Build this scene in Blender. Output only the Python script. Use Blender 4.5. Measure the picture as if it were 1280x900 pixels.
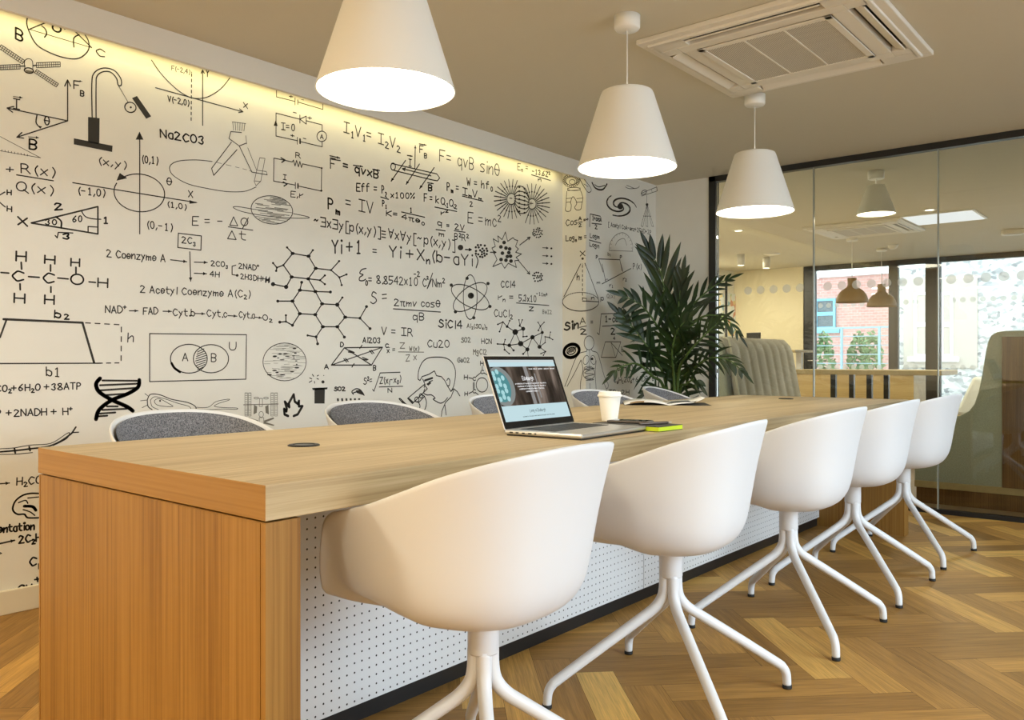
import bpy, bmesh, math, random
from mathutils import Vector, Matrix
for _o in list(bpy.data.objects): bpy.data.objects.remove(_o)
S = bpy.context.scene
C = S.collection
PI = math.pi
rnd = random.Random(7)

# ------------------------------------------------------------------ camera, sky, light, exposure
FPX, EYE = 1040.0, 0.958                       # focal length in pixels, eye height
TH = math.atan2(867, 1040)
CT, ST = math.cos(TH), math.sin(TH)
cam_d = bpy.data.cameras.new('camera'); cam = bpy.data.objects.new('camera', cam_d); C.objects.link(cam)
cam_d.sensor_fit = 'HORIZONTAL'; cam_d.sensor_width = 36.0; cam_d.lens = 36.0 * FPX / 1280.0
cam_d.clip_start = 0.02; cam_d.clip_end = 200
cam.location = (0, 0, EYE); cam.rotation_euler = (PI / 2, 0, TH)
S.camera = cam
S.view_settings.view_transform = 'Standard'; S.view_settings.look = 'None'
S.view_settings.exposure = 0.0; S.view_settings.gamma = 1.0; S.view_settings.use_curve_mapping = False
S.cycles.use_denoising = True
S.cycles.max_bounces = 8; S.cycles.diffuse_bounces = 5; S.cycles.glossy_bounces = 4
S.cycles.transparent_max_bounces = 16; S.cycles.sample_clamp_indirect = 6.0
w = bpy.data.worlds.new('sky'); S.world = w; w.use_nodes = True
w.node_tree.nodes['Background'].inputs[0].default_value = (0.80, 0.91, 1.0, 1)
w.node_tree.nodes['Background'].inputs[1].default_value = 5.0

def area(name, loc, rot, sx, sy, power, col):
    d = bpy.data.lights.new(name, 'AREA'); d.shape = 'RECTANGLE'; d.size = sx; d.size_y = sy
    d.energy = power; d.color = col
    o = bpy.data.objects.new(name, d); C.objects.link(o); o.location = loc; o.rotation_euler = rot
    return o
DAY = (0.66, 0.86, 1.0); WARM = (1.0, 0.87, 0.62); SOFTWARM = (1.0, 0.90, 0.68)
ZC = 2.315                                     # ceiling height
# daylight entering by the shopfront windows on the right 
area('daylight_right_window', (5.2, 2.3, 2.8), (0, math.radians(70), 0), 2.4, 4.4, 410, DAY)
# warm ceiling downlights of the part of the room behind the camera
for (x, y, e) in ((-2.4, -1.4, 66), (-0.3, -1.8, 42), (1.2, -0.3, 18)):
    area('ceiling_downlight', (x, y, ZC - 0.02), (0, 0, 0), 0.35, 0.35, e, WARM)
# warm downlights of the lounge beyond the glass
for (x, y) in ((-5.0, 10.6), (-4.6, 8.0), (-1.6, 8.4), (-5.0, 6.6)):
    area('lounge_downlight', (x, y, ZC - 0.03), (0, 0, 0), 0.3, 0.3, 37, SOFTWARM)
# LED cove behind the bulkhead
area('cove_light', (-3.42, 1.2, 2.27), (0, math.radians(8), 0), 0.03, 6.9, 7.3, (1.0, 0.84, 0.38))

# ------------------------------------------------------------------ helpers
def ray(x, y):                                  # photo pixel -> direction per metre of depth
    t = (x - 640) / FPX
    return (t * CT - ST, t * ST + CT, (450 - y) / FPX)
def px_x(x, y, X):
    r = ray(x, y); d = X / r[0]; return Vector((X, r[1] * d, EYE + r[2] * d))
def px_y(x, y, Y):
    r = ray(x, y); d = Y / r[1]; return Vector((r[0] * d, Y, EYE + r[2] * d))
def px_d(x, y, d):
    r = ray(x, y); return Vector((r[0] * d, r[1] * d, EYE + r[2] * d))

def nmat(name):
    m = bpy.data.materials.new(name); m.use_nodes = True
    return m, m.node_tree.nodes, m.node_tree.links, m.node_tree.nodes['Principled BSDF']
def flat(name, col, rough=0.5, metal=0.0, emit=0.0, ecol=None, noise=0.0, scale=40, bump=0.0, spec=0.5):
    m, n, l, b = nmat(name)
    b.inputs['Base Color'].default_value = (*col, 1); b.inputs['Roughness'].default_value = rough
    b.inputs['Metallic'].default_value = metal
    b.inputs['Specular IOR Level'].default_value = spec
    if emit:
        b.inputs['Emission Color'].default_value = (*(ecol or col), 1); b.inputs['Emission Strength'].default_value = emit
    if noise or bump:
        tc = n.new('ShaderNodeTexCoord'); t = n.new('ShaderNodeTexNoise'); t.inputs['Scale'].default_value = scale
        t.inputs['Detail'].default_value = 4; l.new(tc.outputs['Object'], t.inputs['Vector'])
        if noise:
            r = n.new('ShaderNodeValToRGB')
            r.color_ramp.elements[0].position = 0.3; r.color_ramp.elements[1].position = 0.7
            r.color_ramp.elements[0].color = (*[max(0, c * (1 - noise)) for c in col], 1)
            r.color_ramp.elements[1].color = (*[min(1, c * (1 + noise)) for c in col], 1)
            l.new(t.outputs['Fac'], r.inputs['Fac']); l.new(r.outputs['Color'], b.inputs['Base Color'])
        if bump:
            bp = n.new('ShaderNodeBump'); bp.inputs['Strength'].default_value = bump; bp.inputs['Distance'].default_value = 0.002
            l.new(t.outputs['Fac'], bp.inputs['Height']); l.new(bp.outputs['Normal'], b.inputs['Normal'])
    return m
def emat(name, col, s):
    m = bpy.data.materials.new(name); m.use_nodes = True; n = m.node_tree.nodes; l = m.node_tree.links
    n.remove(n['Principled BSDF']); e = n.new('ShaderNodeEmission')
    e.inputs[0].default_value = (*col, 1); e.inputs[1].default_value = s
    l.new(e.outputs[0], n['Material Output'].inputs[0]); return m
def glassmat(name, tint, refl=1.0):
    m = bpy.data.materials.new(name); m.use_nodes = True; n = m.node_tree.nodes; l = m.node_tree.links
    n.remove(n['Principled BSDF'])
    tr = n.new('ShaderNodeBsdfTransparent'); tr.inputs[0].default_value = (*tint, 1)
    gl = n.new('ShaderNodeBsdfGlossy'); gl.inputs['Roughness'].default_value = 0.0
    fr = n.new('ShaderNodeFresnel'); fr.inputs[0].default_value = 1.5
    mx = n.new('ShaderNodeMixShader')
    l.new(fr.outputs[0], mx.inputs[0]); l.new(tr.outputs[0], mx.inputs[1]); l.new(gl.outputs[0], mx.inputs[2])
    l.new(mx.outputs[0], n['Material Output'].inputs[0]); return m
def wood(name, dark, mid, light, axis, rough=0.42, fine=1.0, coord='Object', seedy=0.0, band=1.0):
    """grain runs along axis (0,1,2)"""
    m, n, l, b = nmat(name)
    tc = n.new('ShaderNodeTexCoord')
    def noise(sx, along, detail, dist=0.0):
        mp = n.new('ShaderNodeMapping'); sc = [sx, sx, sx]; sc[axis] = along
        mp.inputs['Scale'].default_value = sc; mp.inputs['Location'].default_value = (seedy, seedy * 2, seedy * 3)
        t = n.new('ShaderNodeTexNoise'); t.inputs['Scale'].default_value = 1.0; t.inputs['Detail'].default_value = detail
        t.inputs['Distortion'].default_value = dist
        l.new(tc.outputs[coord], mp.inputs['Vector']); l.new(mp.outputs['Vector'], t.inputs['Vector']); return t
    a = noise(9 * band, 0.55, 3, 0.6); f = noise(150 * fine, 2.2, 5)
    mx = n.new('ShaderNodeMath'); mx.operation = 'MULTIPLY_ADD'; mx.inputs[1].default_value = 0.55
    l.new(f.outputs['Fac'], mx.inputs[0])
    sc = n.new('ShaderNodeMath'); sc.operation = 'MULTIPLY'; sc.inputs[1].default_value = 0.45
    l.new(a.outputs['Fac'], sc.inputs[0]); l.new(sc.outputs[0], mx.inputs[2])
    r = n.new('ShaderNodeValToRGB'); e = r.color_ramp.elements
    e[0].position = 0.37; e[0].color = (*dark, 1); e[1].position = 0.63; e[1].color = (*light, 1)
    k = e.new(0.5); k.color = (*mid, 1)
    l.new(mx.outputs[0], r.inputs['Fac']); l.new(r.outputs['Color'], b.inputs['Base Color'])
    b.inputs['Roughness'].default_value = rough; b.inputs['Specular IOR Level'].default_value = 0.32
    bp = n.new('ShaderNodeBump'); bp.inputs['Strength'].default_value = 0.08; bp.inputs['Distance'].default_value = 0.001
    l.new(f.outputs['Fac'], bp.inputs['Height']); l.new(bp.outputs['Normal'], b.inputs['Normal'])
    return m

def box(bm, a, b, M=None, mi=0):
    x0, y0, z0 = a; x1, y1, z1 = b
    v = [bm.verts.new(p) for p in ((x0,y0,z0),(x1,y0,z0),(x1,y1,z0),(x0,y1,z0),(x0,y0,z1),(x1,y0,z1),(x1,y1,z1),(x0,y1,z1))]
    if M is not None:
        for q in v: q.co = M @ q.co
    for f in ((3,2,1,0),(4,5,6,7),(0,1,5,4),(1,2,6,5),(2,3,7,6),(3,0,4,7)):
        bm.faces.new([v[i] for i in f]).material_index = mi
    return bm
def lathe(bm, prof, n=48, M=None, cap0=True, cap1=True, mi=0):
    rings = []
    for (r, z) in prof:
        rg = [bm.verts.new((r * math.cos(2*PI*i/n), r * math.sin(2*PI*i/n), z)) for i in range(n)]
        if M is not None:
            for q in rg: q.co = M @ q.co
        rings.append(rg)
    for a, b in zip(rings, rings[1:]):
        for i in range(n):
            f = bm.faces.new((a[i], a[(i+1) % n], b[(i+1) % n], b[i])); f.smooth = True; f.material_index = mi
    if cap0: bm.faces.new(list(reversed(rings[0]))).material_index = mi
    if cap1: bm.faces.new(rings[-1]).material_index = mi
    return bm
def tube(bm, pts, rad, n=12, mi=0, caps=True):
    pts = [Vector(p) for p in pts]
    rad = rad if isinstance(rad, (list, tuple)) else [rad] * len(pts)
    rings = []; up = None
    for i, p in enumerate(pts):
        t = (pts[min(i+1, len(pts)-1)] - pts[max(i-1, 0)]).normalized()
        if up is None: up = t.orthogonal().normalized()
        up = (up - t * up.dot(t)).normalized(); s = t.cross(up)
        rings.append([bm.verts.new(p + (up * math.cos(2*PI*k/n) + s * math.sin(2*PI*k/n)) * rad[i]) for k in range(n)])
    for a, b in zip(rings, rings[1:]):
        for k in range(n):
            f = bm.faces.new((a[k], a[(k+1) % n], b[(k+1) % n], b[k])); f.smooth = True; f.material_index = mi
    if caps:
        bm.faces.new(list(reversed(rings[0]))); bm.faces.new(rings[-1])
    return bm
def prism(bm, poly, ext, mi=0):
    """closed polygon (list of 3-D points) extruded by vector ext"""
    ext = Vector(ext); a = [bm.verts.new(Vector(p)) for p in poly]; b = [bm.verts.new(Vector(p) + ext) for p in poly]
    n = len(poly)
    bm.faces.new(list(reversed(a))).material_index = mi; bm.faces.new(b).material_index = mi
    for i in range(n):
        bm.faces.new((a[i], a[(i+1) % n], b[(i+1) % n], b[i])).material_index = mi
    return bm
def catmull(P, k=6, closed=False):
    P = [Vector(p) for p in P]; out = []; n = len(P)
    for i in range(n if closed else n - 1):
        if closed: a, b, c, d = P[i-1], P[i], P[(i+1) % n], P[(i+2) % n]
        else: a, b, c, d = P[max(i-1, 0)], P[i], P[i+1], P[min(i+2, n-1)]
        for j in range(k):
            t = j / k
            out.append(0.5 * ((2*b) + (c-a)*t + (2*a-5*b+4*c-d)*t*t + (3*b-a-3*c+d)*t**3))
    if not closed: out.append(P[-1])
    return out
def mk(name, bm, mat, parent=None, bevel=0.0, smooth=False, loc=None, subsurf=0, solid=0.0, offset=-1, seg=2):
    bmesh.ops.recalc_face_normals(bm, faces=bm.faces)
    me = bpy.data.meshes.new(name); bm.to_mesh(me); bm.free()
    o = bpy.data.objects.new(name, me); C.objects.link(o)
    for m in (mat if isinstance(mat, (list, tuple)) else [mat]): me.materials.append(m)
    if smooth:
        for p in me.polygons: p.use_smooth = True
    if parent is not None: o.parent = parent
    if loc is not None: o.location = loc
    if solid:
        md = o.modifiers.new('solid', 'SOLIDIFY'); md.thickness = solid; md.offset = offset
    if subsurf:
        md = o.modifiers.new('sub', 'SUBSURF'); md.levels = subsurf; md.render_levels = subsurf
    if bevel:
        md = o.modifiers.new('bevel', 'BEVEL'); md.width = bevel; md.segments = seg; md.limit_method = 'ANGLE'; md.angle_limit = math.radians(40)
    return o
def B(): return bmesh.new()
def tag(o, label, cat, group=None):
    o['label'] = label; o['category'] = cat
    if group: o['group'] = group
    return o
def thing(name, label, cat, loc=(0, 0, 0), rz=0.0, group=None):
    o = bpy.data.objects.new(name, None); C.objects.link(o); o.location = loc; o.rotation_euler = (0, 0, rz)
    o.empty_display_size = 0.1
    return tag(o, label, cat, group)
def struct(name, bm, mat, parent=None, **k):
    o = mk(name, bm, mat, parent, **k)
    if parent is None: o['kind'] = 'structure'
    return o
def dup(root, loc, rz, label, group=None):
    r = root.copy(); C.objects.link(r); r.location = loc; r.rotation_euler = (0, 0, rz); r['label'] = label
    if group: r['group'] = group
    for ch in list(root.children):
        c = ch.copy(); C.objects.link(c); c.parent = r
        for g in list(ch.children):
            d = g.copy(); C.objects.link(d); d.parent = c
    return r

# ------------------------------------------------------------------ materials
M_wall = flat('wall_paint', (0.80, 0.79, 0.735), 0.7, noise=0.015, scale=6)
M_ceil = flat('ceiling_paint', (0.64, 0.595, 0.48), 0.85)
M_bulk = flat('bulkhead_paint', (0.76, 0.735, 0.67), 0.7)
M_trim = flat('trim_paint', (0.78, 0.72, 0.58), 0.5)
M_ink = flat('mural_ink', (0.028, 0.024, 0.018), 0.7)
M_grey_ink = flat('mural_grey_ink', (0.20, 0.185, 0.15), 0.7)
M_black = flat('black_metal', (0.012, 0.012, 0.013), 0.4)
M_rubber = flat('black_rubber', (0.01, 0.01, 0.01), 0.7)
M_white = flat('white_plastic', (0.735, 0.75, 0.785), 0.42)
M_base = flat('white_powder_coat', (0.74, 0.755, 0.79), 0.38)
M_shade = flat('white_lamp_metal', (0.85, 0.84, 0.80), 0.5)
M_diff = emat('lamp_diffuser', (1.0, 0.91, 0.72), 16)
M_glass = glassmat('partition_glass', (0.955, 0.97, 0.935))
M_pane = glassmat('window_glass', (0.95, 0.97, 0.97))
M_edge = flat('glass_edge', (0.34, 0.36, 0.32), 0.2)
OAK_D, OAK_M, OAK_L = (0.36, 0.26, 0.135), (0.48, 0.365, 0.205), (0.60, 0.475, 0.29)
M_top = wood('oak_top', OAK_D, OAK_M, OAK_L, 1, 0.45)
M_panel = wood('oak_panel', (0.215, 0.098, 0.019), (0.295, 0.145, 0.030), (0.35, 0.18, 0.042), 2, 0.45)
M_dots = None

# ------------------------------------------------------------------ room shell
XW, XB, YN, YG = -3.48, -3.28, 4.73, 5.68       # mural wall, bulkhead / pier face, pier start, glass line
XL = -2.83                                      # where the glass starts
# herringbone parquet: every plank a face of the one floor mesh
def herringbone():
    W, n = 0.118, 5
    bm = bmesh.new(); col = bm.loops.layers.color.new('tone'); uv = bm.loops.layers.uv.new('grain')
    ox, oy = -0.90, 2.50
    ca = math.sqrt(0.5)
    def place(p, q): return Vector((ox + (p - q) * ca * W, oy + (p + q) * ca * W, 0))
    g = 0.004
    R = random.Random(21)
    for j in range(-14, 15):
        for k in range(-75, 76):
            bx, by = -k + n * j, k + n * j
            for kind in (0, 1):
                if kind == 0: x0, y0, x1, y1 = bx - n, by, bx, by + 1
                else: x0, y0, x1, y1 = bx, by, bx + 1, by + n
                c = place((x0 + x1) / 2, (y0 + y1) / 2)
                if not (-4.0 < c.x < 2.9 and -3.0 < c.y < 6.1): continue
                tone = R.random(); ru = R.random() * 50; rv = R.random() * 50
                pts = ((x0+g, y0+g), (x1-g, y0+g), (x1-g, y1-g), (x0+g, y1-g))
                f = bm.faces.new([bm.verts.new(place(*p)) for p in pts])
                for lp, p in zip(f.loops, pts):
                    lp[col] = (tone, R.random() * 0 + tone, tone, 1)
                    a, b2 = (p[0]-x0, p[1]-y0) if kind == 0 else (p[1]-y0, p[0]-x0)
                    lp[uv].uv = (a * W + ru, b2 * W + rv)
    for co, no in (((-3.48,0,0),(-1,0,0)), ((2.4,0,0),(1,0,0)), ((0,-2.6,0),(0,-1,0)), ((0,5.74,0),(0,1,0))):
        bmesh.ops.bisect_plane(bm, geom=bm.verts[:] + bm.edges[:] + bm.faces[:], plane_co=co, plane_no=no, clear_outer=True)
    box(bm, (-3.48, -2.6, -0.06), (2.4, 5.74, -0.0012), mi=1)
    return bm
def plank_mat():
    m, n, l, b = nmat('parquet_oak')
    at = n.new('ShaderNodeVertexColor'); at.layer_name = 'tone'
    uvn = n.new('ShaderNodeUVMap'); uvn.uv_map = 'grain'
    def noise(sx, sy, det, dist):
        mp = n.new('ShaderNodeMapping'); mp.inputs['Scale'].default_value = (sx, sy, 1)
        t = n.new('ShaderNodeTexNoise'); t.inputs['Scale'].default_value = 1; t.inputs['Detail'].default_value = det; t.inputs['Distortion'].default_value = dist
        l.new(uvn.outputs[0], mp.inputs[0]); l.new(mp.outputs[0], t.inputs['Vector']); return t
    a = noise(3.0, 45, 3, 0.8); f = noise(9, 260, 4, 0)
    r = n.new('ShaderNodeValToRGB'); e = r.color_ramp.elements
    e[0].position = 0.0; e[0].color = (0.32, 0.168, 0.044, 1); e[1].position = 1.0; e[1].color = (0.80, 0.50, 0.14, 1)
    for p, c in ((0.4, (0.47, 0.252, 0.066, 1)), (0.8, (0.62, 0.35, 0.092, 1))):
        k = e.new(p); k.color = c
    l.new(at.outputs['Color'], r.inputs['Fac'])
    mr = n.new('ShaderNodeMath'); mr.operation = 'ADD'; l.new(a.outputs['Fac'], mr.inputs[0]); l.new(f.outputs['Fac'], mr.inputs[1])
    mp = n.new('ShaderNodeMapRange'); mp.inputs['From Min'].default_value = 0.6; mp.inputs['From Max'].default_value = 1.4
    mp.inputs['To Min'].default_value = 0.62; mp.inputs['To Max'].default_value = 1.28
    l.new(mr.outputs[0], mp.inputs['Value'])
    mx = n.new('ShaderNodeMix'); mx.data_type = 'RGBA'; mx.blend_type = 'MULTIPLY'; mx.inputs['Factor'].default_value = 1
    l.new(r.outputs['Color'], mx.inputs['A']); l.new(mp.outputs[0], mx.inputs['B']); l.new(mx.outputs['Result'], b.inputs['Base Color'])
    b.inputs['Roughness'].default_value = 0.5; b.inputs['Specular IOR Level'].default_value = 0.18
    bp = n.new('ShaderNodeBump'); bp.inputs['Strength'].default_value = 0.1; bp.inputs['Distance'].default_value = 0.001
    l.new(f.outputs['Fac'], bp.inputs['Height']); l.new(bp.outputs['Normal'], b.inputs['Normal'])
    return m
struct('floor', herringbone(), [plank_mat(), flat('floor_gap', (0.03, 0.018, 0.01), 0.8)])
struct('floor_lounge', box(B(), (-5.9, 5.74, -0.06), (2.4, 12.0, 0)), flat('lounge_floor', (0.36, 0.27, 0.19), 0.45, noise=0.1, scale=5))
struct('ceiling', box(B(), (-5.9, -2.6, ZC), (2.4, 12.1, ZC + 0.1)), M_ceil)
wall_left = struct('wall_left', box(B(), (XW - 0.12, -2.6, 0), (XW, YN + 0.02, ZC)), M_wall)
wall_pier = struct('wall_pier', box(B(), (XW - 0.12, YN, 0), (XB, YG + 0.06, ZC)), M_wall)
wall_end = struct('wall_end', box(B(), (XB, YG, 0), (XL, YG + 0.06, ZC)), M_wall)
struct('wall_back', box(B(), (XW, -2.7, 0), (2.4, -2.6, ZC)), M_wall)
bm = B(); box(bm, (2.4, -2.6, 0), (2.5, 0.9, ZC)); box(bm, (2.4, 4.3, 0), (2.5, 12.1, ZC)); box(bm, (2.4, 0.9, 0), (2.5, 4.3, 0.35)); box(bm, (2.4, 0.9, 2.22), (2.5, 4.3, ZC))
struct('wall_right', bm, M_wall)
bm = B()
for y in (0.9, 2.0, 3.1, 4.24): box(bm, (2.41, y, 0.35), (2.47, y + 0.06, 2.22))
box(bm, (2.41, 0.9, 0.35), (2.47, 4.3, 0.41)); box(bm, (2.41, 0.9, 2.16), (2.47, 4.3, 2.22))
win_r = struct('window_3', bm, M_black)
struct('trim_1', box(B(), (XB - 0.02, -2.6, 2.205), (XB, YN, ZC)), M_bulk)          # bulkhead fascia in front of the cove
struct('baseboard_left', box(B(), (XW, -2.6, 0), (XW + 0.018, YN, 0.09)), M_trim, bevel=0.003)

# glass partition
bm = B()
box(bm, (XL, YG - 0.01, ZC - 0.042), (2.4, YG + 0.05, ZC)); box(bm, (XL, YG - 0.01, 0), (XL + 0.055, YG + 0.05, ZC))
box(bm, (XL, YG - 0.005, 0), (2.4, YG + 0.045, 0.028))
part = struct('window_1', bm, M_black, bevel=0.002)
gx = [XL + 0.055, -2.06, -1.283, -0.506, 0.27, 1.05, 1.83, 2.4]
for a, b2 in zip(gx, gx[1:]):
    mk('glass_pane', box(B(), (a + 0.002, YG + 0.012, 0.028), (b2 - 0.002, YG + 0.022, ZC - 0.042)), M_glass, part)
bm = B()
for a in gx[1:-1]: box(bm, (a - 0.004, YG + 0.008, 0.028), (a + 0.004, YG + 0.026, ZC - 0.042))
mk('glass_joint', bm, M_edge, part)
M_film = bpy.data.materials.new('frosted_film'); M_film.use_nodes = True
_n = M_film.node_tree.nodes; _l = M_film.node_tree.links; _n.remove(_n['Principled BSDF'])
_t = _n.new('ShaderNodeBsdfTransparent'); _d = _n.new('ShaderNodeBsdfDiffuse'); _u = _n.new('ShaderNodeBsdfTranslucent'); _m1 = _n.new('ShaderNodeMixShader'); _m2 = _n.new('ShaderNodeMixShader')
_d.inputs[0].default_value = _u.inputs[0].default_value = (0.86, 0.87, 0.84, 1); _m1.inputs[0].default_value = 0.5; _m2.inputs[0].default_value = 0.36
_l.new(_d.outputs[0], _m1.inputs[1]); _l.new(_u.outputs[0], _m1.inputs[2]); _l.new(_t.outputs[0], _m2.inputs[1]); _l.new(_m1.outputs[0], _m2.inputs[2]); _l.new(_m2.outputs[0], _n['Material Output'].inputs[0])
bm = B()
for i in range(34):
    x = px_y(935, 365, YG + 0.01).x + i * 0.0945; z = 1.457
    if min(abs(x - g) for g in gx) < 0.035: continue
    lathe(bm, [(0.029, -0.0004), (0.029, 0.0004)], 24, Matrix.Translation((x, YG + 0.0105, z)) @ Matrix.Rotation(PI/2, 4, 'X'))
mk('manifestation_dots', bm, M_film, part)

# ------------------------------------------------------------------ stroke lettering
GL = {}
def _g(s):
    for ln in s.strip().split('\n'):
        k, v = ln.split(' ', 1); GL[k] = v
_g('''A 02 28 42/14 34
B 02 08/~08 28 37 36 25 05/~05 25 34 33 22 02
C ~47 28 17 05 13 22 43
D 02 08/~08 28 46 44 22 02
E 48 08 02 42/05 35
F 48 08 02/05 35
G ~47 28 06 04 22 43 45/45 25
H 02 08/42 48/05 45
I 08 48/28 22/02 42
K 02 08/48 05 42
L 08 02 42
M 02 08 25 48 42
N 02 08 42 48
O @2 3 2 3
P 02 08/~08 28 37 36 25 05
Q @2 3 2 3/33 51
R 02 08/~08 28 37 36 25 05/25 42
S ~47 28 17 16 35 44 43 22 03
T 08 48/28 22
U ~08 04 12 32 44 48
V 08 22 48
W 08 12 26 32 48
X 08 42/02 48
Y 08 25 48/25 22
Z 08 48 02 42
a ~36 16 04 12 32 34/36 32
b 08 02/~05 16 35 33 22 03
c ~35 26 16 04 12 22 33
d 38 32/~35 16 04 12 33
e ~04 34 35 26 16 04 12 33
f ~38 28 17 14 12/06 36
g ~36 16 05 14 33/~36 31 20 01
h 08 02/~04 26 35 32
i 16 12/18
j 26 20 01/28
k 08 02/36 04 32
l 18 12
m 06 02/~04 15 25 22/~24 35 45 42
n 06 02/~04 26 35 32
o @1.6 2 1.6 2
p 06 00/~05 26 35 33 22 03
q 36 30/~35 16 04 12 33
r 06 02/~04 25 36
s ~36 16 05 24 33 22 02
t 18 13 22 32/06 36
u ~06 03 12 32 34/36 32
v 06 12 36
w 06 12 24 32 46
x 06 32/02 36
y 06 23/36 00
z 06 36 02 32
0 @2 3 1.7 3
1 17 28 22/12 32
2 ~07 18 37 36 02/02 42
3 ~07 28 37 25/~25 34 33 22 03
4 32 38 04 44
5 48 08 05/~05 35 44 33 22 02
6 ~38 16 04 12 33 34 15 04
7 08 48 22
8 ~25 07 28 37 25 03 22 43 25
9 ~35 16 17 28 36 34 22
+ 13 17/-5 35
- 05 35
= 04 34/06 36
( ~28 16 14 21
) ~18 26 24 11
, 13 01
. 12
/ 01 48
[ 38 18 10 30
] 18 38 30 10
% 02 48/~08 17 06 07/~43 32 33 44
~ ~05 16 25 36
> 05 65/46 65 44
@ @2 3 1.7 3/05 45
# 18 38 10
! ~38 17 16 35/~35 15 03 12 32
$ @2 3 1.8 2.6/10 48
& 08 22 48/16 36
* ~28 06 04 22 44 46 28/10 48
^^ 02 28 42 02
< 08 48 42 02/05 45
| 08 48 42 02/15 45
; 04 34/06 36/02 32
{ 06 46/16 12/~36 32 42
" 08 28/18''')
ADV = {'.': 2, ',': 2.4, '(': 3.2, ')': 3.2, 'i': 2.2, 'l': 2.4, ' ': 3, 'm': 5.6, '>': 8, '[': 4, ']': 4, 'I': 5.2, 'a':4.4,'b':4.4,'c':4.2,'e':4.4,'n':4.4,'o':4.4,'p':4.6,'q':4.6,'r':4,'s':4.2,'t':4.2,'u':4.6,'v':4.2,'x':4.4,'y':4.4,'z':4.4}
def pc(s):
    x = -1 if s[0] == '-' else int(s[0]); return (x, int(s[-1]) - 2)
def glyph_strokes(ch):
    out = []
    for st in GL.get(ch, '05 35').split('/'):
        if st.startswith('@'):
            cx, cy, rx, ry = map(float, st[1:].split()); out.append([(cx + rx * math.sin(2*PI*i/20 + .2), cy + ry * math.cos(2*PI*i/20 + .2)) for i in range(21)]); continue
        sm = st.startswith('~'); pts = [pc(t) for t in st.lstrip('~').split()] if st != '~' else []
        if ch == '~': sm = True
        if sm and len(pts) > 2: pts = [tuple(v)[:2] for v in catmull([(p[0], p[1], 0) for p in pts], 4)]
        out.append(pts)
    return out
def text_strokes(s):
    """-> list of polylines in units (x, y with cap height 6), total advance"""
    x = 0; out = []; sc, dy = 1.0, 0.0; i = 0
    R = random.Random(sum(map(ord, s)))
    while i < len(s):
        ch = s[i]
        if ch == '_' and i + 1 < len(s): sc, dy = 0.6, -1.6; i += 1; ch = s[i]
        elif ch == '^' and i + 1 < len(s) and s[i+1] != '^': sc, dy = 0.6, 3.2; i += 1; ch = s[i]
        elif ch == '^': ch = '^^'; i += 1; sc, dy = 1.0, 0
        else: sc, dy = 1.0, 0.0
        if ch != ' ':
            wob = R.uniform(-0.25, 0.25); sk = R.uniform(-0.03, 0.05)
            for pl in glyph_strokes(ch):
                out.append([(x + (px + py * sk) * sc, py * sc + dy + wob) for px, py in pl])
        x += ADV.get(ch, 5.4) * sc; i += 1
    return out, max(x - 1.2, 1)
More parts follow.
